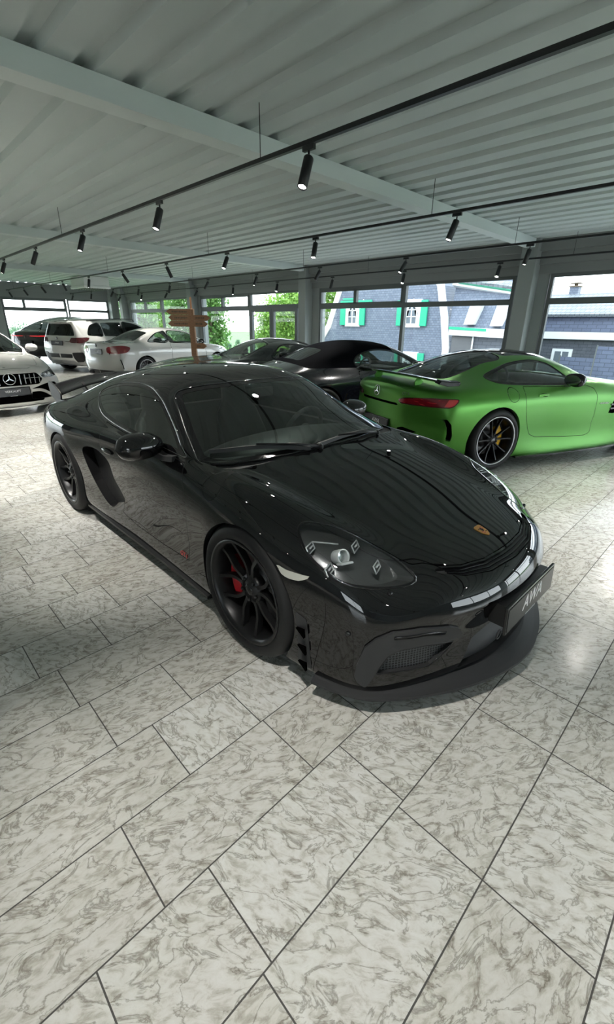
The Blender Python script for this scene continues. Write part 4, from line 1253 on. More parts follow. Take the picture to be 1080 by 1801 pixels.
# BUILD
HB = {
 'headlight': [(1.51,-.769,.737),(1.504,-.731,.753),(1.545,-.685,.749),(1.587,-.639,.737),(1.643,-.608,.718),(1.722,-.579,.691),(1.8,-.552,.659),(1.855,-.534,.635),(1.897,-.527,.616),(1.935,-.529,.597),(1.949,-.536,.588),(1.946,-.566,.581),(1.919,-.625,.58),(1.88,-.685,.584),(1.839,-.732,.589),(1.799,-.764,.596),(1.751,-.788,.608),(1.7,-.801,.629),(1.647,-.808,.654),(1.592,-.807,.683),(1.538,-.789,.717)],
 'fog': [(1.868, -0.787, 0.21), (1.874, -0.784, 0.265), (1.896, -0.77, 0.361), (1.926, -0.744, 0.404), (1.971, -0.697, 0.438), (2.031, -0.603, 0.437), (2.092, -0.475, 0.414), (2.107, -0.424, 0.387), (2.108, -0.398, 0.35), (2.103, -0.405, 0.328), (2.08, -0.468, 0.33), (2.036, -0.568, 0.34), (1.985, -0.659, 0.341), (1.957, -0.701, 0.316), (1.942, -0.723, 0.272), (1.928, -0.74, 0.22), (1.911, -0.755, 0.169), (1.903, -0.761, 0.157), (1.878, -0.781, 0.182)],
 'fogmesh': [(1.931, -0.737, 0.223), (1.946, -0.717, 0.269), (1.961, -0.696, 0.309), (1.986, -0.657, 0.333), (2.036, -0.566, 0.333), (2.096, -0.424, 0.31), (2.084, -0.456, 0.274), (2.068, -0.502, 0.242), (2.056, -0.533, 0.221), (2.03, -0.582, 0.222), (1.977, -0.673, 0.223)],
 'ledline': [(1.971, -0.692, 0.409), (2.006, -0.638, 0.411), (2.043, -0.57, 0.405), (2.082, -0.487, 0.39)],
 'marker': [(1.485,-.876,.602),(1.545,-.867,.592),(1.628,-.845,.593),(1.657,-.835,.597),(1.644,-.843,.585),(1.61,-.857,.565),(1.56,-.87,.56),(1.527,-.875,.565)],
 'blade': [(1.597,-.874,.42),(1.654,-.861,.397),(1.668,-.861,.303),(1.687,-.856,.152),(1.617,-.866,.14),(1.615,-.875,.279)],
 'sidewin': [(-.827,1.018),(-.818,1.052),(-.693,1.097),(-.475,1.136),(-.279,1.151),(-.128,1.151),(.009,1.134),(.15,1.093),(.253,1.046),(.377,.984),(.542,.9),(.629,.858),(.425,.866),(-.019,.880),(-.311,.893),(-.549,.913),(-.678,.942),(-.775,.98)],
 'intake': [(-.30,.632),(-.255,.529),(-.175,.457),(-.137,.39),(-.255,.35),(-.357,.285),(-.456,.283),(-.579,.345),(-.684,.441),(-.756,.564),(-.765,.636),(-.70,.672),(-.526,.69),(-.40,.672)],
 'hood': [(.905,-.712),(1.023,-.691),(1.172,-.687),(1.33,-.679),(1.441,-.655),(1.54,-.632),(1.60,-.612),(1.64,-.595),(1.722,-.565),(1.8,-.538),(1.855,-.52),(1.90,-.50),(1.925,-.452),(1.974,-.41),(2.028,-.32),(2.066,-.19),(2.076,-.069)],
 'ws': [(.80,-.725),(.716,-.762),(.525,-.702),(.368,-.651),(.233,-.603),(.203,-.585),(.183,-.555),(.196,-.504),(.226,-.403),(.253,-.278),(.262,-.112)],
}
def both(half):
    """half outline (y < 0, 2d top view) + mirrored half"""
    return [(x, y) for x, y in half]+[(x, -y) for x, y in reversed(half)]

def B0P(q, s):
    """nearest point of the skin and its normal"""
    b = B0P.b; k = np.argmin(((b.v-np.array((q[0], q[1]*-s, q[2])))**2).sum(1)); return np.r_[b.v[k], b.n[k]]
def build_hero():
    root = empty('sports_car', (-2.703, 1.919, 0), math.radians(-.36), 'glossy black mid-engine sports coupe with rear wing parked in the foreground', 'car')
    P = M['black_paint']; B = car_body(HERO, 4); B0P.b = B
    E_arch = []
    B, e = arch_cut(B, 1.242, .335, .352); E_arch += e
    B, e = arch_cut(B, -1.242, .335, .352); E_arch += e
    # glazing
    wsp = np.array(both(HB['ws']+[])); bot = [(.872, -.66), (.928, -.5), (.955, -.3), (.965, 0), (.955, .3), (.928, .5), (.872, .66)]
    wsp = round_poly([tuple(p) for p in np.array(both(HB['ws']))[::-1]]+bot, .012) if False else np.array([p for p in HB['ws'][::-1]]+bot+[(x, -y) for x, y in HB['ws']])
    parts = {}
    def glazing(poly, mode, side, name, gm, band):
        nonlocal B
        ins, B, E = cut(B, poly, mode, side)
        core, ring, E2 = cut(ins, poly, mode, side, grow=-band)
        o = core.moved(off=-.002).object(name, M[gm], root)
        ring.moved(off=-.001).object('glass_border', M['frit'], o)
        for pts, nr, cl in loops(E):
            if len(pts) > 12:
                k = max(len(pts)//160, 1)
                ribbon(pts[::k], nr[::k], .009, 'glass_seal', M['trim_dark' if name == 'side_window' else 'black_gloss'], o, lift=.0015, closed=cl)
        return o
    glazing(wsp, 'top', 1, 'windscreen', 'hero_glass', .045)
    sw = smooth_poly(HB['sidewin'], 5)
    for s in (-1, 1): glazing(sw, 'side', s, 'side_window', 'hero_glass', .022)
    rw = smooth_poly([(-1.02, -.42), (-1.02, 0), (-1.02, .42), (-1.3, .45), (-1.62, .40), (-1.70, 0), (-1.62, -.40), (-1.3, -.45)], 5)
    glazing(rw, 'top', 1, 'rear_window', 'hero_glass', .04)
    # cowl under the windscreen
    cw = np.array([(.80, -.727), (.86, -.735), (.90, -.712), (.94, -.66), (.966, -.5), (.982, -.3), (.992, 0), (.982, .3), (.966, .5), (.94, .66), (.90, .712), (.86, .735), (.80, .727), (.74, 0)])
    ins, B, E = cut(B, cw, 'top'); ins.moved(off=-.012).object('cowl_panel', M['black_matte'], root)
    # headlights
    for s in (-1, 1):
        poly = HB['headlight'] if s < 0 else mirror_pts(HB['headlight'])
        poly = smooth_poly(poly, 3)
        ins, B, E = cut(B, poly, 'fit')
        o, W = recess(ins, E, (-.075, -s*.012, -.035), name='headlight', mt=M['lamp_shell'], parent=root, shrink=.94)
        W.build('lamp_wall', M['lamp_shell'], o)
        ins.moved(off=.0).object('lens_cover', M['clear_glass'], o)
        for pts, nr, cl in loops(E):
            if len(pts) > 12: ribbon(pts[::3], nr[::3], .012, 'lamp_seal', M['black_gloss'], o, lift=.001, closed=cl)
        yy = lambda p: np.array((p[0], p[1]*(-s), p[2]))
        fwd = np.array((.80, 0, .60)); fwd /= np.linalg.norm(fwd)
        # main projector
        pr = MB(); c = yy((1.695, -.705, .655))
        ax = np.array((.88, s*.12, .45)); ax /= np.linalg.norm(ax); u = np.cross(ax, (0, 0, 1)); u /= np.linalg.norm(u); v = np.cross(u, ax)
        mp = lambda p: c+p[0]*u+p[1]*ax+p[2]*v
        pr.lathe([(.029, -.03), (.031, .02), (.028, .022), (.025, .012), (.025, -.03)], 28, mp); pj_ = pr.build('projector', M['lamp_bright'], o)
        l = MB(); l.lathe([(0, .010), (.013, .008), (.021, .003), (.025, -.004)], 28, mp); l.build('projector_lens', M['clear_glass'], pj_)
        l = MB(); l.lathe([(0, -.012), (.025, -.01)], 20, mp); l.build('projector_bowl', M['chrome'], pj_)
        # four-point daytime lights
        for q in ((1.616, -.776, .697), (1.727, -.621, .692), (1.725, -.776, .642), (1.837, -.612, .638)):
            p = yy(q)-np.array((.026, 0, .018)); A_ = np.array((.35, s*.94, 0))*.030; B_ = np.array((-.5, 0, .75))*.017
            m = MB(); m.obox(p-fwd*.010, fwd*.008, A_, B_); dl = m.build('daytime_light', M['lamp_shell'], o, bevel=.004)
            m = MB(); m.tube([p+A_+B_, p+A_-B_, p-A_-B_, p-A_+B_], .0032, 6, closed=True); m.tube([p-A_*.8, p+A_*.2], .004, 6); m.build('light_frame', M['lamp_bright'], dl)
        m = MB(); p = yy((1.758, -.716, .662))-np.array((.03, 0, .02)); m.obox(p, (.014, 0, .006), (.010, .026, 0), (-.003, 0, .004)); m.build('reflector_step', M['lamp_bright'], o, bevel=.003)
        for (a, b) in (((1.60, -.745, .715), (1.67, -.66, .70)), ((1.66, -.79, .655), (1.75, -.765, .62))):
            m = MB(); m.tube([yy(a)-np.array((.03, 0, .025)), yy(b)-np.array((.03, 0, .025))], .0035, 6); m.build('light_guide', M['lamp_bright'], o)
    # luggage lid
    hp = np.array(HB['hood']+[(2.078, 0)]+[(x, -y) for x, y in HB['hood'][::-1]]+[(.945, .66), (.970, .5), (.986, .3), (.997, 0), (.986, -.3), (.970, -.5), (.945, -.66)])
    ins, B, E = cut(B, hp, 'top', gap=.004); ins.object('hood', P, root)
    # vent slot in front of the lid
    low = [(1.972, -.452), (2.006, -.428), (2.068, -.353), (2.122, -.211), (2.138, -.04), (2.140, 0)]
    top = [(1.978, -.425), (2.036, -.326), (2.075, -.195), (2.087, -.069), (2.088, 0)]
    vp = np.array(low+[(x, -y) for x, y in low[-2::-1]]+[(x, -y) for x, y in top]+top[-2::-1])
    ins, B, E = cut(B, vp, 'top'); o, W = recess(ins, E, (-.004, 0, -.016), name='front_vent', mt=M['black_matte'], parent=root); W.build('vent_edge', M['black_gloss'], o)
    for k in range(3):
        t = (k+.6)/3.2
        pts = []
        for q in np.linspace(-1, 1, 41):
            yq = q*.40; xa = np.interp(abs(yq), [0, .07, .2, .33, .43], [2.088, 2.087, 2.075, 2.036, 1.978]); xb = np.interp(abs(yq), [0, .04, .21, .35, .43], [2.14, 2.138, 2.122, 2.068, 2.004])
            x = xa+(xb-xa)*t; zz = HZ(x, yq); pts.append((x, yq, zz-.006))
        m = MB(); m.sweep(pts, [(-.0035, -.004), (.0035, -.004), (.0035, .002), (-.0035, .002)]); m.build('vent_slat', M['black_gloss'], o)
    # doors
    for s in (-1, 1):
        dp = [(.655, .838), (.735, .67), (.737, .4), (.715, .288), (.4, .264), (0, .264), (-.20, .290), (-.145, .39), (-.185, .455), (-.265, .529), (-.312, .632), (-.40, .69), (-.435, .76), (-.44, .885), (-.311, .878), (-.019, .866), (.425, .850), (.62, .840)]
        # intake first: scoop sunk into the flank
        ins, B, E = cut(B, smooth_poly(HB['intake'], 3), 'side', s)
        o, W = recess(ins, E, (-.04, -s*.10, 0), name='side_intake', mt=M['dark_void'], parent=root, shrink=.97); W.build('intake_edge', M['black_satin'], o)
        ins, B, E = cut(B, dp, 'side', s, gap=.004); d = ins.object('door', P, root)
        # handle, door script, marker light, air blade, sensor
        m = MB(); m.sphere((-.30, s*.868, .715), (.085, .012, .018), 16, 8); m.build('door_handle', M['black_paint'], d)
        if s < 0:
            lettering('GT4', .032, (.655, -.8655, .305), (1, -.03, -.01), (0, 0, 1), M['red_letter'], d, 'red_lettering', .001, .25)
        else:
            lettering('GT4', .032, (.655, .8655, .305), (-1, -.03, -.01), (0, 0, 1), M['red_letter'], d, 'red_lettering', .001, .25)
        sg = lambda L: L if s < 0 else mirror_pts(L)
        ins, B, E = cut(B, sg(HB['marker']), 'fit'); mk = ins.moved(off=.004).object('side_marker_lamp', M['marker_white'], root)
        W = MB()
        for (a, na), (b, nb) in E: W.add([a, b, b+nb*.004, a+na*.004], [(0, 1, 2, 3)])
        W.build('lamp_rim', M['marker_white'], mk)
        ins, B, E = cut(B, sg(HB['blade']), 'fit'); bl = ins.moved(off=.001).object('air_blade', M['grey_plastic'], root)
        for (px, zt) in ((1.605, .345), (1.615, .262), (1.620, .180)):
            m = MB(); m.prism([(0, 0), (.046, .012), (.05, -.028)], (px+.005, s*.8775, zt), (1, s*-.02*-1, 0), (0, 0, 1), (0, -s*.012, 0)); m.build('blade_opening', M['dark_void'], bl)
        # air intakes of the front bumper
        ins, B, E = cut(B, sg(HB['fog']), 'fit')
        core, B, E2 = cut(B, sg(HB['fogmesh']), 'fit')
        fr = ins.moved(off=.010).object('intake_frame', M['grey_plastic'], root)
        W = MB()
        for (a, na), (b, nb) in E: W.add([a, b, b+nb*.010, a+na*.010], [(0, 1, 2, 3)])
        for (a, na), (b, nb) in E2: W.add([a+na*.001, b+nb*.001, b-nb*.022, a-na*.022], [(0, 1, 2, 3)])
        W.build('frame_edge', M['grey_plastic'], fr)
        core.moved(off=-.02).object('intake_mesh', M['mesh'], fr)
        for pts, nr, cl in loops(E2):
            if len(pts) > 8: ribbon(pts[::2], nr[::2], .007, 'mesh_rim', M['black_satin'], fr, lift=.002, closed=cl)
        ls_ = np.array([B0P(q, s) for q in HB['ledline']]); ribbon(ls_[:, :3], ls_[:, 3:], .016, 'light_strip', M['black_gloss'], fr, lift=.0125)
        for q in ((1.92, -.658, .564), (1.836, -.798, .406)):
            i_ = np.argmin(((B.v-np.array((q[0], q[1]*-s, q[2])))**2).sum(1)); c = B.v[i_]; nn = B.n[i_]
            m = MB(); m.sphere(c, .011, 12, 6); m.build('parking_sensor', M['black_gloss'], root)
        # sill blade
        m = MB(); m.sweep([(-.90, s*.866, .135), (-.4, s*.862, .132), (.2, s*.856, .128), (.70, s*.856, .127), (.885, s*.862, .126)], [(-.006, -.010), (.05, -.012), (.05, .03), (-.006, .006)] if s > 0 else [(-.05, -.012), (.006, -.010), (.006, .006), (-.05, .03)]); m.build('side_skirt', M['black_satin'], root)
        # fuel flap seam
        if s < 0:
            fc = [(.95+.070*math.cos(q), .785+.058*math.sin(q)) for q in np.linspace(0, 2*math.pi, 32, endpoint=False)]
            ins, B, E = cut(B, fc, 'side', s, gap=.004); ins.object('fuel_flap', P, root)
    # centre opening of the bumper with grey guide vanes
    ins, B, E = cut(B, round_poly([(-.40, .155), (.40, .155), (.32, .29), (.22, .315), (-.22, .315), (-.32, .29)], .02), 'front')
    o, W = recess(ins, E, (-.035, 0, 0), name='centre_intake', mt=M['grey_plastic'], parent=root); W.build('intake_edge', M['black_satin'], o)
    m = MB(); pts = [(0, math.cos(q)*.022, math.sin(q)*.022) for q in np.linspace(0, 2*math.pi, 20, endpoint=False)]
    m.tube([(2.205, -.235+a[1], .305+a[2]) for a in pts], .003, 6, closed=True); m.build('tow_eye_cover', M['grey_plastic'], root)
    B.object('body_shell', P, root)
    edge_lip(E_arch, .035, 'wheel_arch_lip', M['black_satin'], root)
    wheel_well(root, 1.242, .335, .356, .52, .845); wheel_well(root, -1.242, .335, .356, .50, .86)
    # front lip spoiler
    outl = smooth_poly([(1.70, -.868), (1.83, -.822), (1.956, -.742), (2.087, -.566), (2.175, -.404), (2.247, -.207), (2.277, 0), (2.247, .207), (2.175, .404), (2.087, .566), (1.956, .742), (1.83, .822), (1.70, .868)], 6, closed=False)
    pts = [(x, y, .10) for x, y in outl]
    sec = [(-.13, -.004), (-.02, -.008), (.004, .0), (.004, .014), (-.02, .018), (-.07, .030), (-.13, .034)]
    m = MB(); m.sweep(pts, sec, smooth=False); m.build('front_splitter', M['grey_plastic'], root)
    # plate holder, plate and lettering
    m = MB(); m.prism([(-.24, -.05), (.24, -.05), (.24, .05), (-.24, .05)], (2.226, 0, .40), (0, 1, 0), (0, 0, 1), (-.075, 0, 0)); m.build('plate_bracket', M['black_satin'], root)
    plate(root, (2.237, 0, .400), (0, 1, 0), (-.06, 0, .998), .52, .106, 'AWA', True, letter_h=.066)
    # crest on the lid
    cz = HZ(1.97, 0)
    sl = np.array((1, 0, (HZ(2.0, 0)-HZ(1.94, 0))/.06)); sl /= np.linalg.norm(sl); nz = np.cross(sl, (0, 1, 0)); nz = nz if nz[2] > 0 else -nz
    sh = smooth_poly([(-.034, -.026), (-.038, 0), (-.034, .026), (-.01, .0275), (.015, .022), (.036, 0), (.015, -.022), (-.01, -.0275)], 4)
    b = MB(); b.prism([tuple(p) for p in sh], np.array((1.965, 0, cz+.0005)), sl, (0, 1, 0), nz*.0045); cr = b.build('crest_badge', M['gold'], root, bevel=.0012)
    m = MB()
    for (a, w, y0, y1) in ((-.018, .004, .003, .022), (-.008, .004, .003, .022), (.008, .004, -.020, -.003), (.018, .004, -.015, -.003)):
        m.prism([(a-w/2, y0), (a+w/2, y0), (a+w/2, y1), (a-w/2, y1)], np.array((1.965, 0, cz+.0051)), sl, (0, 1, 0), nz*.0008)
    m.build('crest_stripes', M['red_enamel'], cr)
    m = MB()
    m.prism([tuple(p) for p in smooth_poly([(-.010, -.009), (-.012, .0), (-.008, .009), (.004, .008), (.011, 0), (.004, -.008)], 3)], np.array((1.962, 0, cz+.0052)), sl, (0, 1, 0), nz*.001)
    for (a, w, y0, y1) in ((-.013, .003, -.022, -.004), (.013, .003, .004, .018)):
        m.prism([(a-w/2, y0), (a+w/2, y0), (a+w/2, y1), (a-w/2, y1)], np.array((1.965, 0, cz+.0051)), sl, (0, 1, 0), nz*.0008)
    m.build('crest_emblem', M['black_gloss'], cr)
    # mirrors
    shell_mirror(root, (.36, -.915, .892), .11, .135, .075, (.56, -.80, .842), 'black_paint', -1)
    shell_mirror(root, (.36, .915, .892), .11, .135, .075, (.56, .80, .842), 'black_paint', 1)
    # wipers
    for pts, arm in (([(.717, -.687, .879), (.767, -.604, .883), (.834, -.461, .887), (.905, -.314, .875), (.977, -.18, .859)], (.985, -.10, .868)), ([(.967, -.114, .862), (.95, .017, .867), (.931, .196, .871), (.919, .414, .865)], (.965, .47, .862))):
        p = smooth_poly(pts, 4, closed=False)+np.array((.004, 0, .014))
        m = MB(); m.sweep(p, [(-.010, -.010), (.010, -.010), (.007, .010), (-.007, .010)]); w = m.build('wiper_blade', M['black_matte'], root)
        mid = p[len(p)//2]+np.array((0, 0, .016)); a = np.array(arm)
        m = MB(); m.tube([mid, mid*.4+a*.6+np.array((.015, 0, .012)), a], [.006, .008, .011], 8); m.sphere(a, .018, 10, 6); m.build('wiper_arm', M['black_satin'], w)
    # tail: lamps, light strip, bumper grille
    m = MB()
    rl = smooth_poly([(-.76, .70), (-.70, .775), (-.45, .792), (-.45, .755), (-.62, .70), (-.74, .665)], 4)
    for s in (-1, 1):
        ins, B2, E = cut(B, np.array([(y*-s, z) for y, z in rl]), 'rear'); 
        if len(ins.t): ins.moved(off=.003).object('tail_lamp', M['tail_dark'], root)
    m = MB(); m.sweep([(-2.155, y, .772-.05*abs(y)**2) for y in np.linspace(-.44, .44, 15)], [(-.008, -.008), (.008, -.008), (.008, .008), (-.008, .008)]); m.build('light_strip', M['tail_dark'], root)
    m = MB(); m.box((-2.21, -.62, .26), (-2.16, .62, .38)); m.build('rear_diffuser', M['black_satin'], root, bevel=.01)
    for s in (-1, 1):
        m = MB(); m.lathe([(.040, 0), (.046, 0), (.046, .16), (.040, .16)], 24, lambda p: np.array((-2.23+p[1], s*.13+p[0], .30+p[2])), closed=True); m.build('exhaust_tip', M['black_satin'], root)
    # rear wing
    wing = []
    N = 26; m = MB(); ch = 14
    ys = np.linspace(-.665, .665, N); vs = []; fs = []
    for y in ys:
        zl = 1.01-.27*y*y; rise = .045+.06*y*y
        for k in range(ch*2):
            t = k/ch if k < ch else 2-k/ch
            th = .017*math.sin(math.pi*min(t, 1)**.6)*(1 if k < ch else -.55)
            x = -1.84-.25*t; z = zl+rise*t-.022*math.sin(math.pi*t)+th
            vs.append((x, y, z))
    for i in range(N-1):
        for k in range(ch*2): fs.append((i*ch*2+k, i*ch*2+(k+1) % (ch*2), (i+1)*ch*2+(k+1) % (ch*2), (i+1)*ch*2+k))
    fs += [tuple(range(ch*2)), tuple((N-1)*ch*2+k for k in range(ch*2))[::-1]]
    m.add(vs, fs, 0, True); wg = m.build('rear_wing', M['black_gloss'], root)
    for s in (-1, 1):
        m = MB(); m.prism([tuple(p) for p in smooth_poly([(.02, .03), (.04, -.01), (.0, -.055), (-.12, -.065), (-.24, -.03), (-.28, .05), (-.26, .10), (-.12, .085)], 4)], (-1.83, s*.665, .90), (1, 0, 0), (0, 0, 1), (0, s*.014, 0)); m.build('wing_end_plate', M['black_satin'], wg, bevel=.005)
        m = MB(); m.sweep([(-1.79, s*.41, .86), (-1.86, s*.425, .92), (-1.92, s*.43, .972)], [(-.008, -.035), (.008, -.035), (.008, .035), (-.008, .035)], up=(1, 0, .4)); m.build('wing_support', M['black_satin'], wg)
    # cabin
    m = MB(); m.box((-1.0, -.72, .16), (.95, .72, .2)); m.box((-.95, -.74, .2), (-.88, .74, .86)); m.box((.55, -.70, .2), (.93, .70, .78)); m.box((-.6, -.10, .2), (.6, .10, .45))
    for s in (-1, 1): m.box((-.9, s*.76-.03, .2), (.7, s*.76+.03, .80))
    m.build('cabin_trim', M['leather'], root)
    m = MB(); m.sphere((.62, 0, .80), (.26, .70, .085), 24, 10); m.build('dashboard', M['leather'], root)
    for s in (-1, 1): seat(root, -.12, s*.36, .22)
    steering_wheel(root, .36, .36, .80)
    m = MB(); m.obox((.30, 0, 1.10), (.012, 0, 0), (0, .11, 0), (0, 0, .03)); m.build('rear_view_mirror', M['black_matte'], root, bevel=.008)
    # wheels
    wf = make_wheel(.340, .245, .258, 'twin5', 'rim_black', 'caliper_red', disc_r=.19); wr = make_wheel(.3425, .295, .258, 'twin5', 'rim_black', 'caliper_red', disc_r=.19)
    put_wheels(root, wf, wr, 1.242, -1.242, .764, .757, .340, .3425)
    return root
_hz = None
def HZ(x, y):
    """height of the black coupe's skin from above"""
    global _hz
    if _hz is None:
        from mathutils.bvhtree import BVHTree
        b = car_body(HERO, 3); _hz = BVHTree.FromPolygons(b.v.tolist(), b.t.tolist())
    h = _hz.ray_cast(Vector((x, y, 3)), Vector((0, 0, -1)))
    return h[0].z
build_hero()
# ------------------------------------------------------------------ the other cars: body shapes
def auto_spec(top, belt, wmax, roofw, cab, stations, nose, tail, railf=.74, sillz=.17, shoulder_drop=.14, hoody=.55, wz=.56, lowz=.32):
    """fills the section rows from a few curves; cab = (rear glass base x, windscreen base x)"""
    t = pchip(top); b = pchip(belt); w = pchip(wmax); r = pchip(roofw)
    S = {k: [] for k in ('top', 'rail', 'inner', 'belt', 'mid', 'shoulder', 'wide', 'low', 'sill')}
    S['top'] = top
    for x in sorted(set(list(stations)+[q[0] for q in top])):
        yb, zb = b(x); zt = t(x); W = w(x)
        f0 = min(max((x-cab[0]+.12)/.24, 0), 1); f1 = min(max((cab[1]+.06-x)/.16, 0), 1); f = min(f0, f1)
        yr = f*r(x)+(1-f)*yb*hoody; zr = f*(zb+(zt-zb)*railf)+(1-f)*(zb+(zt-zb)*.8)
        S['belt'].append((x, (yb, zb))); S['rail'].append((x, (yr, zr)))
        S['inner'].append((x, (yr*.55, zr+(zt-zr)*.78)))
        S['mid'].append((x, (.5*(yb+yr)+.012*f, .5*(zb+zr)+.01*f)))
        S['shoulder'].append((x, (W-.018, zb-shoulder_drop))); S['wide'].append((x, (W, wz*zb+.06))); S['low'].append((x, (W-.012, lowz))); S['sill'].append((x, (W-.04, sillz)))
    S['stations'] = stations; S['nose'] = nose; S['tail'] = tail
    return S

GT = dict(
 top=[(-2.1,.915),(-1.95,.945),(-1.8,.985),(-1.5,1.09),(-1.2,1.19),(-.9,1.252),(-.6,1.274),(-.3,1.262),(0,1.19),(.25,1.065),(.45,.96),(.6,.925),(1.0,.90),(1.4,.86),(1.8,.79),(2.0,.735)],
 rail=[(-2.1,(.5,.895)),(-1.8,(.5,.955)),(-1.5,(.525,1.03)),(-1.2,(.555,1.105)),(-.9,(.58,1.155)),(-.6,(.595,1.175)),(-.3,(.61,1.16)),(0,(.645,1.09)),(.25,(.70,.99)),(.45,(.72,.925)),(.6,(.5,.915)),(1.0,(.45,.892)),(1.4,(.42,.85)),(1.8,(.4,.78)),(2.0,(.38,.725))],
 inner=[(-2.1,(.26,.91)),(-1.8,(.27,.975)),(-1.5,(.29,1.072)),(-1.2,(.31,1.168)),(-.9,(.32,1.228)),(-.6,(.33,1.25)),(-.3,(.34,1.237)),(0,(.36,1.165)),(.25,(.39,1.045)),(.45,(.40,.952)),(.6,(.26,.922)),(1.0,(.23,.897)),(1.4,(.22,.857)),(1.8,(.21,.787)),(2.0,(.2,.732))],
 belt=[(-2.1,(.76,.865)),(-1.8,(.84,.905)),(-1.3,(.865,.938)),(-.9,(.855,.938)),(-.4,(.85,.93)),(.1,(.855,.918)),(.45,(.85,.908)),(.6,(.83,.90)),(1.0,(.80,.885)),(1.4,(.78,.85)),(1.8,(.74,.77)),(2.0,(.69,.71))],
 mid=[(-2.1,(.64,.882)),(-1.8,(.68,.935)),(-1.5,(.70,.99)),(-1.2,(.72,1.035)),(-.9,(.73,1.06)),(-.6,(.737,1.068)),(-.3,(.745,1.06)),(0,(.76,1.015)),(.25,(.785,.955)),(.45,(.79,.918)),(.6,(.67,.908)),(1.0,(.63,.886)),(1.4,(.61,.848)),(1.8,(.58,.772)),(2.0,(.54,.715))],
 shoulder=[(-2.1,(.86,.77)),(-1.8,(.945,.80)),(-1.3,(.985,.815)),(-.9,(.965,.80)),(-.4,(.935,.785)),(.4,(.925,.78)),(1.0,(.935,.77)),(1.4,(.93,.74)),(1.8,(.88,.66)),(2.0,(.82,.61))],
 wide=[(-2.1,(.89,.58)),(-1.8,(.965,.60)),(-1.3,(1.0,.60)),(-.9,(.975,.57)),(-.4,(.94,.55)),(.4,(.94,.55)),(1.0,(.96,.56)),(1.315,(.965,.56)),(1.8,(.91,.48)),(2.0,(.85,.43))],
 low=[(-2.1,(.87,.36)),(-1.3,(.985,.34)),(-.9,(.96,.32)),(-.4,(.925,.29)),(.4,(.925,.29)),(1.315,(.95,.32)),(1.8,(.89,.28)),(2.0,(.84,.25))],
 sill=[(-2.1,(.82,.20)),(-1.3,(.95,.16)),(-.9,(.955,.14)),(-.4,(.945,.12)),(.4,(.945,.12)),(1.3,(.93,.13)),(2.0,(.82,.14))],
 stations=[-1.93,-1.75,-1.5,-1.2,-.9,-.6,-.3,0,.25,.45,.6,.8,1.1,1.4,1.7,1.95],
 nose=dict(top=[(2.18,0,.66),(2.17,.22,.66),(2.14,.42,.655),(2.09,.6,.64),(2.03,.73,.62)], levels=[(2.24,.56,(2.02,.82,.52)),(2.25,.42,(2.02,.84,.40)),(2.22,.28,(2.02,.83,.27))],
  bottom=[(2.15,0,.15),(2.14,.22,.15),(2.1,.45,.15),(2.06,.65,.15),(2.0,.8,.15)], pow=2.4),
 tail=dict(top=[(-2.24,0,.90),(-2.235,.22,.897),(-2.21,.42,.888),(-2.16,.6,.872),(-2.07,.75,.845)], levels=[(-2.27,.76,(-2.03,.84,.72)),(-2.28,.58,(-2.02,.87,.55)),(-2.25,.38,(-2.0,.86,.36))],
  bottom=[(-2.16,0,.2),(-2.15,.22,.2),(-2.12,.45,.2),(-2.06,.65,.2),(-1.98,.8,.2)], pow=2.6),
)
# ------------------------------------------------------------------ green coupe with rear wing, and the grey coupe of similar shape
GTW = [(-1.355,1.021),(-1.157,1.088),(-.925,1.148),(-.67,1.177),(-.515,1.172),(-.385,1.143),(-.279,1.075),(-.15,.975),(-.185,.915),(-.255,.908),(-.891,.932),(-1.151,.948),(-1.304,.972)]
GT_DOOR = [(-.945,.918),(-.957,.806),(-.925,.639),(-.84,.465),(-.776,.379),(-.668,.337),(-.139,.295),(.22,.283),(.305,.31),(.306,.367),(.291,.444),(.297,.527),(.29,.62),(.289,.735),(.278,.788),(.225,.86),(.10,.895),(-.255,.892)]
def star_badge(root, O, U, V, r, mt='chrome', name='star_badge'):
    """three-pointed star in a ring"""
    O = np.array(O, float); U = np.array(U, float); V = np.array(V, float); N = np.cross(U, V)
    m = MB(); m.tube([O+N*.004+r*(math.cos(q)*U+math.sin(q)*V) for q in np.linspace(0, 2*math.pi, 36, endpoint=False)], r*.075, 6, closed=True)
    for k in range(3):
        a = math.pi/2+2*math.pi*k/3
        t = np.array((math.cos(a), math.sin(a))); n2 = np.array((-t[1], t[0]))
        q = [t*r*.97, t*r*.14+n2*r*.11, t*0-t*r*.0, t*r*.14-n2*r*.11]
        m.prism([tuple(x) for x in q], O+N*.001, U, V, N*.006)
    return m.build(name, M[mt], root)

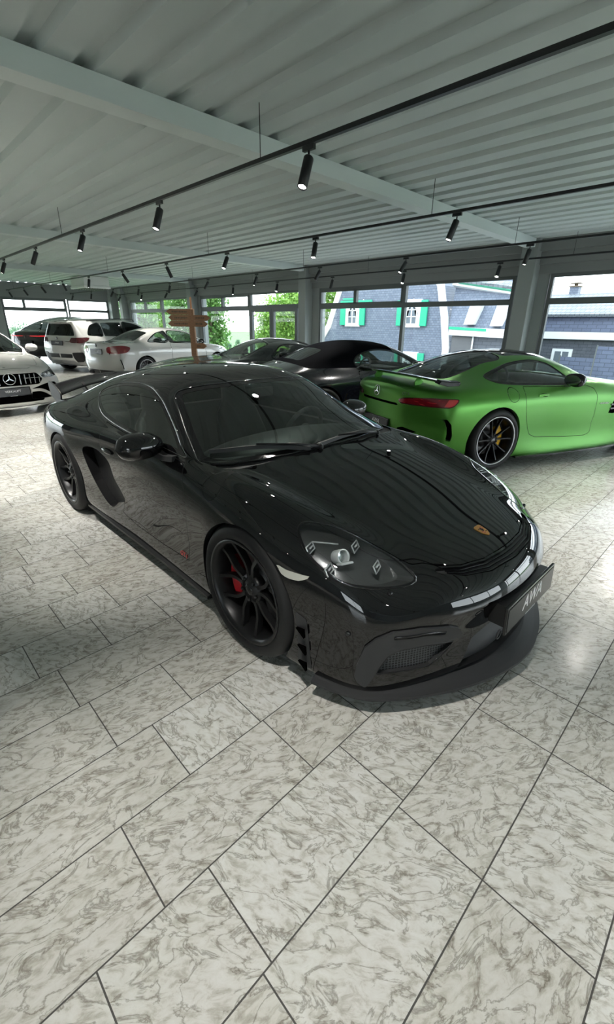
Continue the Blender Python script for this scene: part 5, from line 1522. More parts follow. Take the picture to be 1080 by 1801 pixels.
def gt_common(root, paint, wing, rim, cal, lip, glass_mt='car_glass', steer=0):
    P = M[paint]; B = car_body(GT, 3)
    E_arch = []
    for x in (-1.325, 1.25):
        B, e = arch_cut(B, x, .357, .372); E_arch += e
    def glazing(poly, mode, side, name, gm, band, B):
        ins, B, E = cut(B, poly, mode, side)
        core, ring, E2 = cut(ins, poly, mode, side, grow=-band)
        o = core.moved(off=-.002).object(name, M[gm], root)
        ring.moved(off=-.001).object('glass_border', M['frit'], o)
        for pts, nr, cl in loops(E):
            if len(pts) > 12:
                k = max(len(pts)//120, 1)
                ribbon(pts[::k], nr[::k], .010, 'glass_seal', M['black_gloss'], o, lift=.002, closed=cl)
        return B
    for s in (-1, 1): B = glazing(smooth_poly(GTW, 4), 'side', s, 'side_window', glass_mt, .020, B)
    half = [(-.90, -.415), (-1.2, -.455), (-1.5, -.478), (-1.66, -.47), (-1.735, -.40), (-1.775, -.2)]
    rw = smooth_poly(half+[(-1.785, 0)]+[(x, -y) for x, y in half[::-1]], 4)
    B = glazing(rw, 'top', 1, 'rear_window', 'dark_glass', .03, B)
    half = [(.46, -.70), (.25, -.685), (0, -.625), (-.17, -.58), (-.21, -.54), (-.20, -.3)]
    ws = np.array(half+[(-.20, .3)]+[(x, -y) for x, y in half[::-1][1:]]+[(.53, .5), (.58, .25), (.59, 0), (.58, -.25), (.53, -.5)])
    B = glazing(ws, 'top', 1, 'windscreen', glass_mt, .03, B)
    # black roof panel between the rails
    rf = round_poly([(-.24, -.52), (-.24, .52), (-.86, .42), (-.86, -.42)], .05)
    ins, B, E = cut(B, rf, 'top'); ins.object('roof_panel', M['black_gloss'], root)
    for s in (-1, 1):
        ins, B, E = cut(B, GT_DOOR, 'side', s, gap=.006); d = ins.object('door', P, root)
        m = MB(); m.sphere((-.657, s*.938, .812), (.085, .006, .026), 18, 8); h = m.build('door_handle', M['dark_void'], d)
        m = MB(); m.sweep([(-.735, s*.944, .818), (-.657, s*.956, .826), (-.58, s*.944, .818)], [(-.006, -.014), (.006, -.014), (.006, .010), (-.006, .010)]); m.build('handle_bar', P, h)
        # front wing outlet with fins
        ins, B, E = cut(B, [(.551, .545), (.595, .70), (.98, .70), (.90, .60), (.64, .535)], 'side', s)
        o, W = recess(ins, E, (.03, -s*.03, 0), name='wing_outlet', mt=M['dark_void'], parent=root); W.build('outlet_edge', M['black_gloss'], o)
        m = MB()
        for z in (.60, .65): m.sweep([(.56, s*.948, z), (.95, s*.952, z+.01)], [(-.006, -.010), (.006, -.010), (.006, .010), (-.006, .010)])
        m.build('outlet_fin', M['black_gloss'], o)
        lettering('V8 BITURBO', .022, (.43, s*.9445, .672), (-s, 0, 0), (0, 0, 1), M['white_letter'], root, 'side_lettering', .001, .15)
        if s < 0:
            fc = [(-1.14+.085*math.cos(q), .845+.075*math.sin(q)) for q in np.linspace(0, 2*math.pi, 36, endpoint=False)]
            ins, B, E = cut(B, fc, 'side', s, gap=.006); ins.object('fuel_flap', P, root)
        # tail lamp wrapping the corner
        tl = [(-2.255,-.383,.757),(-2.235,-.451,.798),(-2.116,-.706,.825),(-2.006,-.827,.828),(-1.857,-.921,.826),(-1.894,-.934,.774),(-1.946,-.921,.742),(-2.009,-.865,.734),(-2.147,-.654,.731),(-2.235,-.438,.73)]
        pol = np.array([(p[0]*.45+p[1]*-.9 if False else 0, 0) for p in tl])
        # unrolled coordinate: distance round the corner against height
        def roll(P_): return np.stack([np.arctan2(np.abs(P_[:, 1]), -(P_[:, 0]+1.5)), P_[:, 2]], 1)
        rp = roll(np.array(tl))
        dd = sdist(roll(B.v), smooth_poly(rp, 3)); ok = (B.v[:, 1]*s > .1) & (B.v[:, 0] < -1.5) & (B.n[:, 2] < .75)
        ins, B, E = B.split(np.where(ok, dd, .3))
        dd = sdist(roll(ins.v), smooth_poly(rp, 3)); full = ins; ins, ring, e_ = ins.split(dd+.011)
        lamp = ins.moved(off=.002).object('tail_lamp', M['tail_red'], root); ring.moved(off=.001).object('lamp_surround', M['tail_dark'], lamp)
        d2 = sdist(roll(ins.v), [(1.02, .70), (1.09, .70), (1.23, .86), (1.12, .86)]); i2, o2, e2 = ins.split(d2)
        if len(i2.t): i2.moved(off=.006).object('turn_signal', M['tail_bright'], lamp)
        for zz, hh in ((.752, .005), (.778, .004), (.806, .004)):
            d3 = sdist(roll(ins.v), [(.56, zz-hh), (1.0, zz-hh), (1.02, zz+hh), (.56, zz+hh)])
            i3, o3, e3 = ins.split(d3)
            if len(i3.t): i3.moved(off=.004).object('light_bar', M['tail_bright'], lamp)
        # air outlet behind the rear wheel
        vt = [(-2.03,-.86,.63),(-1.977,-.92,.622),(-1.929,-.936,.566),(-1.889,-.923,.436),(-1.897,-.911,.378),(-1.96,-.90,.39),(-1.955,-.908,.45),(-1.968,-.915,.52),(-1.995,-.905,.587)]
        dd = sdist(roll(B.v), roll(np.array(vt))); ok = (B.v[:, 1]*s > .1) & (B.v[:, 0] < -1.6)
        ins, B, E = B.split(np.where(ok, dd, .3)); o, W = recess(ins, E, (.05, -s*.06, 0), name='bumper_outlet', mt=M['dark_void'], parent=root); W.build('outlet_edge', P, o)
        ins, B, E = cut(B, [(s*.39, .455), (s*.47, .478), (s*.655, .447), (s*.59, .419), (s*.39, .41)], 'rear'); o, W = recess(ins, E, (.03, 0, 0), name='bumper_slot', mt=M['dark_void'], parent=root)
        W.build('slot_edge', M['black_gloss'], o)
        # exterior mirror
        shell_mirror(root, (-.33, s*1.03, .985), .10, .125, .075, (-.20, s*.87, .905), 'black_gloss', s)
        m = MB(); m.sweep([(-.95, s*.955, .125), (-.3, s*.965, .11), (.5, s*.965, .11), (.85, s*.955, .12)], [(-.05, -.012), (.02, -.012), (.02, .008), (-.05, .02)] if s < 0 else [(-.02, -.012), (.05, -.012), (.05, .02), (-.02, .008)]); m.build('side_skirt', M['black_gloss'], root)
        # headlamps and front openings
        hl = [(1.72, -.80, 0), (1.62, -.86, 0), (1.80, -.86, 0), (2.05, -.74, 0), (2.10, -.62, 0), (1.95, -.64, 0)]
        dd = sdist(B.v[:, [0, 1]], smooth_poly([(x, -y*s*-1) if s < 0 else (x, -y) for x, y, z in hl], 3) if s > 0 else smooth_poly([(x, y) for x, y, z in hl], 3)); ok = (B.n[:, 2] > .0) & (B.v[:, 2] > .5)
        ins, B, E = B.split(np.where(ok, dd, .3)); o, W = recess(ins, E, (-.04, 0, -.03), name='headlight', mt=M['lamp_shell'], parent=root, shrink=.95)
        ins.object('lens_cover', M['clear_glass'], o); W.build('lamp_wall', M['black_gloss'], o)
    ins, B, E = cut(B, round_poly([(-.38, .702), (.38, .702), (.385, .73), (-.385, .73)], .006), 'rear'); o, W = recess(ins, E, (.02, 0, 0), name='boot_slot', mt=M['dark_void'], parent=root); W.build('slot_edge', M['black_gloss'], o)
    lid = round_poly([(-2.20, -.47), (-2.20, .47), (-1.83, .55), (-1.80, .2), (-1.80, -.2), (-1.83, -.55)], .03)
    ins, B, E = cut(B, lid, 'top', gap=.004); ins.object('boot_lid', P, root)
    hoodp = round_poly([(.64, -.5), (.68, -.25), (.69, 0), (.68, .25), (.64, .5), (.62, .70), (1.3, .66), (1.9, .52), (2.15, .3), (2.17, 0), (2.15, -.3), (1.9, -.52), (1.3, -.66), (.62, -.70)], .02)
    ins, B, E = cut(B, hoodp, 'top', gap=.004); ins.object('hood', P, root)
    ins, B, E = cut(B, round_poly([(-.5, .38), (.5, .38), (.42, .60), (-.42, .60)], .06), 'front'); o, W = recess(ins, E, (-.03, 0, 0), name='radiator_grille', mt=M['dark_void'], parent=root)
    m = MB()
    for k in range(11):
        y = -.40+.08*k; m.box((2.225, y-.006, .39), (2.245, y+.006, .595))
    m.build('grille_bar', M['chrome'], o); star_badge(o, (2.255, 0, .49), (0, 1, 0), (0, 0, 1), .085)
    B.object('body_shell', P, root)
    edge_lip(E_arch, .03, 'wheel_arch_lip', P, root)
    wheel_well(root, -1.325, .357, .377, .55, .93); wheel_well(root, 1.25, .357, .377, .55, .90)
    m = MB(); m.box((-2.22, -.62, .17), (-2.05, .62, .27))
    for k in range(5): m.box((-2.23, -.36+.18*k-.008, .15), (-1.9, -.36+.18*k+.008, .27))
    m.build('rear_diffuser', M['carbon'], root)
    plate(root, (-2.285, 0, .46), (0, -1, 0), (.05, 0, 1), .52, .115, 'AWA', False, letter_h=.05)
    star_badge(root, (-2.285, 0, .825), (0, -1, 0), (.12, 0, .99), .058)
    lettering('GT R', .034, (-2.232, -.50, .845), (.22, -.97, 0), (.1, 0, .99), M['chrome'], root, 'model_lettering', .002)
    m = MB(); m.box((-1.2, -.78, .18), (.6, .78, .22)); m.box((-1.3, -.76, .22), (-1.22, .76, .88)); m.box((.2, -.78, .2), (.55, .78, .84))
    for s in (-1, 1): m.box((-1.2, s*.82-.03, .2), (.4, s*.82+.03, .84))
    m.build('cabin_trim', M['leather'], root)
    m = MB(); m.sphere((.27, 0, .86), (.22, .76, .08), 20, 8); m.build('dashboard', M['leather'], root)
    for s in (-1, 1): seat(root, -.55, s*.38, .22)
    steering_wheel(root, -.05, .38, .84)
    if wing:
        N = 24; m = MB(); ch = 12; vs = []; fs = []
        for y in np.linspace(-.80, .80, N):
            dz = .018*(1-(y/.8)**2); sw = .05*(y/.8)**2
            for k in range(ch*2):
                t = k/ch if k < ch else 2-k/ch
                th = .015*math.sin(math.pi*min(t, 1)**.6)*(1 if k < ch else -.5)
                vs.append((-1.90+sw-.22*t, y, .985+dz+.03*t*t+th-.015*math.sin(math.pi*t)))
        for i in range(N-1):
            for k in range(ch*2): fs.append((i*ch*2+k, i*ch*2+(k+1) % (ch*2), (i+1)*ch*2+(k+1) % (ch*2), (i+1)*ch*2+k))
        fs += [tuple(range(ch*2)), tuple((N-1)*ch*2+k for k in range(ch*2))[::-1]]
        m.add(vs, fs, 0, True); wg = m.build('rear_wing', M['carbon'], root)
        for s in (-1, 1):
            m = MB(); m.sweep([(-2.02, s*.42, .895), (-2.03, s*.42, .94), (-2.00, s*.42, .985)], [(-.009, -.045), (.009, -.045), (.009, .045), (-.009, .045)], up=(1, 0, .2)); m.build('wing_support', P, wg)
            m = MB(); m.prism([(.05, -.02), (.06, .02), (-.06, .03), (-.20, .045), (-.23, .01), (-.10, -.02)], (-1.88, s*.80, .985), (1, 0, 0), (0, 0, 1), (0, s*.07, -.012)); m.build('wing_tip', M['black_gloss'], wg, bevel=.008)
    wf = make_wheel(.340, .275, .252, 'ten', rim, cal, lip, seed=-1, cap='rim_grey'); wr = make_wheel(.3515, .325, .266, 'ten', rim, cal, lip, seed=-1, cap='rim_grey', cal=(-28, 48))
    put_wheels(root, wf, wr, 1.25, -1.315, .825, .825, .340, .3515)

green = empty('sports_car', (-2.347, 6.442, 0), math.radians(68.5), 'satin green two-seat coupe with black rear wing and yellow brake calipers', 'car')
gt_common(green, 'paint_green', True, 'rim_black', 'caliper_yellow', 'rim_silver')
grey = empty('sports_car', (-7.55, 5.75, 0), math.radians(254), 'dark grey coupe nosing toward the viewer behind the roof of the black winged coupe', 'car')
gt_common(grey, 'paint_grey', False, 'rim_grey', None, None)
# ------------------------------------------------------------------ cars further back
def basic_car(root, S, paint, side_polys, ws, rw, doors, arches, glass_mt='dark_glass', hood=None, level=3, top_mt=None, top_poly=None, lip=None, rear_fit=True):
    """paints, glazes and panels a body; returns the remaining shell for lamps and grilles"""
    P = M[paint]; B = car_body(S, level); EA = []
    for (x, z, r) in arches:
        B, e = arch_cut(B, x, z, r); EA += e
    def glazing(poly, mode, side, name, gm, band, B):
        ins, B, E = cut(B, poly, mode, side)
        core, ring, E2 = cut(ins, poly, mode, side, grow=-band)
        o = core.moved(off=-.002).object(name, M[gm], root)
        ring.moved(off=-.001).object('glass_border', M['frit'], o)
        return B
    if top_poly is not None:
        pass
    for s in (-1, 1):
        for k, q in enumerate(side_polys): B = glazing(smooth_poly(q, 3) if len(q) > 5 else round_poly(q, .03), 'side', s, 'side_window', glass_mt, .018, B)
    if ws is not None: B = glazing(ws, 'top', 1, 'windscreen', glass_mt, .03, B)
    if rw is not None: B = glazing(rw[1], rw[0], 1, 'rear_window', 'dark_glass', .03, B)
    if top_mt:
        ins, B, E = B.split(top_poly(B)); ins.object('folding_top', M[top_mt], root)
    for s in (-1, 1):
        for q in doors:
            ins, B, E = cut(B, q, 'side', s, gap=.008); d = ins.object('door', P, root)
            xm = q[0][0]; zz = q[0][1]
            hx = min(p[0] for p in q)+.16; hz = max(p[1] for p in q)-.12
            k = np.argmin(np.where(B.v[:, 1]*s > 0, (B.v[:, 0]-hx)**2+(B.v[:, 2]-hz)**2, 9)) if False else None
            yv = np.abs(ins.v[np.argmin((ins.v[:, 0]-hx)**2+(ins.v[:, 2]-hz)**2), 1])
            m = MB(); m.sweep([(hx-.09, s*(yv+.004), hz), (hx, s*(yv+.030), hz+.004), (hx+.09, s*(yv+.004), hz)], [(-.008, -.012), (.008, -.012), (.008, .012), (-.008, .012)]); m.build('door_handle', P, d)
    if hood is not None:
        ins, B, E = cut(B, hood, 'top', gap=.006); ins.object('hood', P, root)
    return B, EA

def basic_interior(root, x0, x1, w, z, seats):
    m = MB(); m.box((x0, -w, .2), (x1, w, .25)); m.box((x0-.05, -w, .25), (x0, w, z)); m.box((x1-.35, -w, .25), (x1, w, z-.04)); m.build('cabin_trim', M['leather'], root)
    for (x, y) in seats: seat(root, x, y, .25+(z-.9)*.5)
    steering_wheel(root, x1-.55, .38, z-.06)

def roll_of(cx):
    return lambda P_: np.stack([np.arctan2(np.abs(P_[:, 1]), -(P_[:, 0]-cx)), P_[:, 2]], 1)
def rear_patch(B, cx, poly, s, xmax, off, name, mt, root):
    R_ = roll_of(cx); dd = sdist(R_(B.v), poly); ok = (B.v[:, 1]*s > 0) & (B.v[:, 0] < xmax) & (B.n[:, 2] < .8)
    ins, B, E = B.split(np.where(ok, dd, .3))
    o = None
    if len(ins.t):
        o = ins.moved(off=off).object(name, mt, root); W = MB()
        for (a, na), (b, nb) in E: W.add([a, b, b+nb*off, a+na*off], [(0, 1, 2, 3)])
        if W.v: W.build('lamp_edge', mt, o)
    return B, o

# ---- black convertible with closed canvas roof
def convertible():
    root = empty('convertible', CONV_POSE[:2]+(0,), math.radians(CONV_POSE[2]), 'black convertible with closed black canvas roof between the green and the grey coupe', 'car')
    st = [-1.95,-1.7,-1.4,-1.1,-.8,-.5,-.2,.1,.35,.6,.8,.95,1.2,1.5,1.8]
    S = auto_spec(top=[(-2.05,.80),(-1.8,.90),(-1.5,.985),(-1.2,1.10),(-.9,1.22),(-.6,1.29),(-.3,1.305),(0,1.29),(.25,1.235),(.5,1.11),(.75,.98),(.9,.905),(1.1,.86),(1.5,.785),(1.9,.68),(2.05,.63)],
      belt=[(-2.05,(.70,.76)),(-1.6,(.80,.87)),(-1.2,(.80,.90)),(-.6,(.78,.90)),(0,(.79,.885)),(.7,(.78,.865)),(1.2,(.74,.83)),(1.6,(.72,.75)),(2.0,(.62,.60))],
      wmax=[(-2.05,.82),(-1.7,.90),(-1.22,.93),(-.8,.905),(-.3,.875),(.5,.875),(1.2,.90),(1.6,.87),(2.0,.74)],
      roofw=[(-2,.5),(-1.2,.56),(-.5,.60),(0,.61),(.3,.63),(.6,.68),(.8,.72)], cab=(-1.7,.82), stations=st,
      nose=HERO['nose'], tail=HERO['tail'], railf=.78)
    sw = [[(-.62,1.03),(-.50,1.13),(-.25,1.185),(.0,1.18),(.2,1.13),(.45,1.0),(.62,.895),(.2,.90),(-.2,.905),(-.55,.92)]]
    half = [(.86, -.68), (.75, -.715), (.5, -.66), (.28, -.60), (.16, -.52), (.13, -.3)]
    ws = np.array(half+[(.13, .3)]+[(x, -y) for x, y in half[::-1][1:]]+[(.90, .5), (.93, .25), (.94, 0), (.93, -.25), (.90, -.5)])
    rw = ('top', round_poly([(-1.38,-.36),(-.98,-.38),(-.98,.38),(-1.38,.36)], .1))
    def tp(B):
        z0 = np.interp(B.v[:, 0], [-1.75, -1.4, -.6, .1, .2], [1.1, .935, .93, .93, 1.25]); d = z0-B.v[:, 2]
        return np.maximum(d, B.v[:, 0]-.12)
    door = [[(.62,.86),(.70,.7),(.70,.4),(.66,.27),(0,.26),(-.55,.27),(-.62,.4),(-.55,.66),(-.57,.885),(-.2,.882),(.3,.875)]]
    B, EA = basic_car(root, S, 'paint_navy', sw, ws, rw, door, [(-1.225,.335,.365),(1.225,.335,.36)], 'car_glass', None, 3, 'soft_top', tp)
    B.object('body_shell', M['paint_navy'], root)
    edge_lip(EA, .03, 'wheel_arch_lip', M['paint_navy'], root)
    wheel_well(root, -1.225, .335, .37, .5, .86); wheel_well(root, 1.225, .335, .365, .5, .84)
    basic_interior(root, -.9, .8, .72, .88, [(-.15,-.37),(-.15,.37)])
    for s in (-1, 1): shell_mirror(root, (.42, s*.97, .955), .09, .11, .07, (.55, s*.80, .875), 'paint_navy', s)
    m = MB(); m.sweep([(-2.155, y, .772-.05*abs(y)**2) for y in np.linspace(-.6, .6, 15)], [(-.012, -.02), (.012, -.02), (.012, .02), (-.012, .02)]); m.build('light_strip', M['tail_dark'], root)
    w1 = make_wheel(.335, .245, .255, 'twin5', 'rim_black', 'caliper_red', seed=-1); w2 = make_wheel(.340, .295, .258, 'twin5', 'rim_black', 'caliper_red', seed=-1)
    put_wheels(root, w1, w2, 1.225, -1.225, .765, .77, .335, .340)
CONV_POSE = (-4.95, 6.25, 70.0)
convertible()

# ---- white notchback coupe, tail towards the viewer
def white_coupe():
    root = empty('coupe', M2_POSE[:2]+(0,), math.radians(M2_POSE[2]), 'white two-door notchback coupe with wide red tail lamps in front of the white SUV', 'car')
    st = [-2.0,-1.75,-1.5,-1.2,-.9,-.6,-.3,0,.3,.6,.85,1.05,1.3,1.6,1.9]
    S = auto_spec(top=[(-2.12,1.02),(-1.9,1.04),(-1.65,1.05),(-1.45,1.075),(-1.2,1.19),(-.9,1.315),(-.6,1.385),(-.3,1.41),(0,1.41),(.3,1.375),(.6,1.26),(.85,1.115),(1.05,1.0),(1.3,.965),(1.7,.895),(2.05,.80)],
      belt=[(-2.12,(.72,.985)),(-1.6,(.77,1.01)),(-1,(.79,1.0)),(0,(.80,.965)),(.8,(.80,.94)),(1.3,(.79,.91)),(1.7,(.76,.85)),(2.05,(.68,.75))],
      wmax=[(-2.12,.86),(-1.7,.905),(-1.346,.93),(-1,.91),(-.5,.885),(.5,.885),(1.346,.925),(1.8,.88),(2.05,.80)],
      roofw=[(-2,.55),(-1.2,.56),(-.6,.595),(0,.60),(.4,.63),(.8,.70),(1.0,.72)], cab=(-1.45,1.0), stations=st, railf=.80,
      nose=dict(top=[(2.2,0,.72),(2.19,.22,.715),(2.16,.42,.705),(2.11,.58,.69),(2.05,.70,.66)], levels=[(2.24,.62,(2.04,.80,.56)),(2.26,.45,(2.03,.83,.42)),(2.25,.30,(2.02,.82,.28))], bottom=[(2.2,0,.16),(2.19,.22,.16),(2.14,.45,.16),(2.08,.64,.16),(2.0,.78,.16)], pow=2.6),
      tail=dict(top=[(-2.2,0,1.03),(-2.195,.22,1.028),(-2.18,.42,1.02),(-2.15,.58,1.005),(-2.10,.70,.98)], levels=[(-2.21,.85,(-2.10,.80,.83)),(-2.26,.60,(-2.09,.84,.58)),(-2.24,.40,(-2.07,.85,.38))], bottom=[(-2.18,0,.22),(-2.17,.22,.22),(-2.14,.45,.22),(-2.1,.64,.22),(-2.04,.78,.22)], pow=3.0))
    sw = [[(-1.13,1.035),(-1.0,1.14),(-.75,1.265),(-.5,1.315),(-.42,1.31),(-.46,1.02),(-.9,1.02)], [(-.40,1.022),(-.36,1.315),(-.05,1.33),(.25,1.30),(.5,1.21),(.75,1.06),(.82,.985),(.2,.995)]]
    half = [(1.06,-.66),(.95,-.70),(.7,-.655),(.5,-.60),(.4,-.5)]
    ws = np.array(half+[(.38,0)]+[(x,-y) for x,y in half[::-1]]+[(1.10,.3),(1.11,0),(1.10,-.3)])
    rw = ('top', round_poly([(-1.46,-.54),(-.92,-.50),(-.90,0),(-.92,.50),(-1.46,.54),(-1.50,0)], .06))
    door = [[(.85,.955),(.90,.7),(.88,.4),(.80,.27),(.1,.26),(-.36,.28),(-.42,.5),(-.40,1.005),(.2,.98)]]
    B, EA = basic_car(root, S, 'paint_white', sw, ws, rw, door, [(-1.346,.335,.365),(1.346,.335,.365)], 'car_glass')
    for s in (-1, 1):
        B, o = rear_patch(B, -1.3, smooth_poly([(.46,.79),(.46,.90),(.62,.945),(.86,.955),(1.03,.93),(1.06,.88),(.98,.80),(.80,.765),(.60,.765)], 3), s, -1.5, .008, 'tail_lamp', M['tail_red'], root)
        i3, o3, e3 = B.split(np.full(len(B.v), 1.0)) if False else (None, None, None)
        vp = smooth_poly([(-2.092,-.839,.622),(-2.08,-.856,.551),(-2.058,-.87,.449),(-2.046,-.868,.376)], 5, closed=False)*np.array((1, -s, 1))
        vn = np.array([B.n[np.argmin(((B.v-p)**2).sum(1))] for p in vp]); ribbon(vp, vn, .022, 'bumper_vent', M['dark_void'], root, lift=.003)
        shell_mirror(root, (.62, s*1.0, 1.03), .09, .11, .07, (.75, s*.83, .965), 'black_gloss', s)
        m = MB()
        for dy in (.36, .46): m.lathe([(.030,0),(.036,0),(.036,.14),(.030,.14)], 20, lambda p: np.array((-2.235+p[1], s*dy+p[0], .25+p[2])), closed=True)
        m.build('exhaust_tip', M['black_satin'], root)
    B, o = rear_patch(B, -1.3, [(0,.15),(.85,.15),(.80,.30),(.55,.33),(0,.33)], 1, -1.5, .004, 'rear_diffuser', M['black_satin'], root)
    B, o = rear_patch(B, -1.3, [(0,.15),(.85,.15),(.80,.30),(.55,.33),(0,.33)], -1, -1.5, .004, 'rear_diffuser', M['black_satin'], root)
    lid = [(-2.19,-.55),(-2.19,.55),(-1.60,.62),(-1.57,0),(-1.60,-.62)]
    ins, B, E = cut(B, np.array(lid), 'top', gap=.006); ins.object('boot_lid', M['paint_white'], root)
    B.object('body_shell', M['paint_white'], root)
    edge_lip(EA, .03, 'wheel_arch_lip', M['paint_white'], root)
    for x in (-1.346, 1.346): wheel_well(root, x, .335, .372, .5, .87)
    basic_interior(root, -1.2, 1.0, .72, .95, [(-.1,-.37),(-.1,.37)])
    m = MB(); m.sweep([(-2.13,-.62,1.005),(-2.165,-.4,1.025),(-2.18,0,1.032),(-2.165,.4,1.025),(-2.13,.62,1.005)], [(-.012,0),(.05,-.022),(.05,-.012),(-.012,.010)]); m.build('boot_spoiler', M['paint_white'], root)
    plate(root, (-2.245, 0, .80), (0,-1,0), (.04,0,1), .52, .11, 'AWA', False, letter_h=.055)
    m = MB(); m.lathe([(0,0),(.036,.003),(.04,0)], 20, lambda p: np.array((-2.222+p[1]*-1, p[0], .955+p[2]))); m.build('boot_badge', M['black_gloss'], root)
    w1 = make_wheel(.335, .265, .250, 'double', 'rim_grey', None, 'rim_silver', seed=-1)
    put_wheels(root, w1, w1, 1.346, -1.346, .79, .79, .335, .335)
M2_POSE = (-13.25, 6.85, 101.0)
white_coupe()

# ---- white estate-like SUV
def white_suv():
    root = empty('suv', SUV_POSE[:2]+(0,), math.radians(SUV_POSE[2]), 'white five-door SUV showing its tailgate with slim dark red lamps, behind the white coupe', 'car')
    st = [-1.9,-1.6,-1.3,-1.0,-.7,-.3,.1,.45,.75,1.0,1.25,1.4,1.6,1.85]
    S = auto_spec(top=[(-2.0,1.575),(-1.8,1.60),(-1.3,1.63),(-.7,1.645),(0,1.64),(.45,1.60),(.75,1.49),(1.0,1.34),(1.25,1.17),(1.4,1.09),(1.6,1.06),(1.85,1.02),(2.0,.98)],
      belt=[(-2.0,(.80,1.10)),(-1.5,(.83,1.08)),(-.5,(.84,1.05)),(.5,(.84,1.02)),(1.2,(.83,1.0)),(1.6,(.80,.98)),(2.0,(.72,.90))],
      wmax=[(-2.0,.87),(-1.345,.925),(-.7,.905),(.6,.905),(1.345,.925),(1.8,.89),(2.0,.82)],
      roofw=[(-2.0,.58),(-1,.62),(0,.63),(.6,.65),(1.0,.70),(1.3,.74)], cab=(-3.0,1.32), stations=st, railf=.84, sillz=.24, lowz=.40,
      nose=dict(top=[(2.16,0,.95),(2.15,.22,.945),(2.12,.42,.935),(2.08,.58,.92),(2.02,.70,.89)], levels=[(2.2,.78,(2.02,.80,.72)),(2.22,.58,(2.01,.83,.55)),(2.2,.40,(2.0,.83,.40))], bottom=[(2.14,0,.24),(2.13,.22,.24),(2.1,.45,.24),(2.05,.64,.24),(1.98,.78,.24)], pow=2.6),
      tail=dict(top=[(-2.08,0,1.56),(-2.075,.2,1.558),(-2.06,.36,1.55),(-2.03,.48,1.535),(-1.99,.57,1.50)], levels=[(-2.14,1.25,(-2.03,.72,1.22)),(-2.23,.86,(-2.10,.83,.86)),(-2.22,.52,(-2.08,.86,.52))], bottom=[(-2.12,0,.28),(-2.12,.22,.28),(-2.10,.45,.28),(-2.06,.64,.28),(-2.0,.78,.28)], pow=3.2))
    sw = [[(-1.72,1.16),(-1.55,1.40),(-1.35,1.48),(-1.12,1.50),(-1.12,1.11),(-1.4,1.11),(-1.6,1.12)], [(-1.07,1.10),(-1.07,1.505),(-.7,1.525),(-.22,1.53),(-.22,1.085)], [(-.16,1.08),(-.16,1.53),(.3,1.505),(.6,1.42),(.85,1.28),(1.08,1.075),(.5,1.07)]]
    half = [(1.36,-.64),(1.25,-.70),(.95,-.66),(.72,-.60),(.62,-.5)]
    ws = np.array(half+[(.58,0)]+[(x,-y) for x,y in half[::-1]]+[(1.42,.3),(1.43,0),(1.42,-.3)])
    rw = ('rear', round_poly([(-.66,1.12),(.66,1.12),(.60,1.30),(.50,1.47),(-.50,1.47),(-.60,1.30)], .05))
    doors = [[(-1.09,1.075),(-.19,1.06),(-.17,.36),(-.80,.36),(-.95,.62),(-1.08,.75)], [(-.15,1.06),(1.08,1.04),(1.08,.6),(1.02,.36),(-.14,.36)]]
    B, EA = basic_car(root, S, 'paint_white', sw, ws, rw, doors, [(-1.345,.37,.40),(1.345,.37,.40)], 'dark_glass')
    for s in (-1, 1):
        B, o = rear_patch(B, -1.25, round_poly([(.28,.955),(.50,.945),(.53,.915),(.88,.90),(1.03,1.0),(1.06,1.06),(.98,1.075),(.55,1.06),(.50,.985),(.28,.985)], .01), s, -1.4, .010, 'tail_lamp', M['tail_dark'], root)
        B, o = rear_patch(B, -1.25, round_poly([(.52,.62),(.82,.64),(.88,.44),(.80,.34),(.62,.33),(.55,.45)], .02), s, -1.4, .006, 'bumper_vent', M['black_satin'], root)
        B, o = rear_patch(B, -1.25, round_poly([(0,.46),(.50,.46),(.515,.58),(0,.58)], .01), s, -1.4, .006, 'bumper_strip', M['black_satin'], root)
        B, o = rear_patch(B, -1.25, [(0,.27),(.8,.27),(.72,.31),(.58,.33),(.5,.37),(.2,.38),(0,.38)], s, -1.4, .006, 'skid_plate', M['alu'], root)
        shell_mirror(root, (.80, s*1.0, 1.12), .10, .12, .085, (.98, s*.86, 1.04), 'black_gloss', s)
        m = MB(); p = [(x, s*(.60-.02*abs(x)), 1.605-.035*abs(x-.0)**2+.035) for x in np.linspace(-1.5, .45, 12)]; m.tube(p, .014, 8); m.tube([(-1.5, s*.57, 1.53), p[0]], .014, 8); m.tube([p[-1], (.5, s*.58, 1.56)], .014, 8); m.build('roof_rail', M['black_satin'], root)
    m = MB(); m.prism([(-.60,0),(.60,0),(.54,.02),(-.54,.02)], (-2.05, 0, 1.545), (0,1,0), (.2,0,1), (-.16, 0, -.035)); m.build('roof_spoiler', M['paint_white'], root, bevel=.006)
    B.object('body_shell', M['paint_white'], root)
    edge_lip(EA, .04, 'wheel_arch_lip', M['black_satin'], root)
    for x in (-1.345, 1.345): wheel_well(root, x, .37, .405, .5, .86)
    basic_interior(root, -1.9, 1.25, .74, 1.02, [(.2,-.38),(.2,.38),(-.7,-.38),(-.7,.38)])
    plate(root, (-2.265, .0, .90), (0,-1,0), (.08,0,1), .52, .11, 'AWA', False, letter_h=.055)
    m = MB(); m.lathe([(0,0),(.036,.003),(.04,0)], 20, lambda p: np.array((-2.235-p[1], p[0], 1.045+p[2]))); m.build('boot_badge', M['black_gloss'], root)
    w1 = make_wheel(.36, .245, .255, 'double', 'rim_grey', None, None, seed=-1)
    put_wheels(root, w1, w1, 1.345, -1.345, .785, .785, .36, .36)
SUV_POSE = (-16.9, 6.8, 110.5)
white_suv()

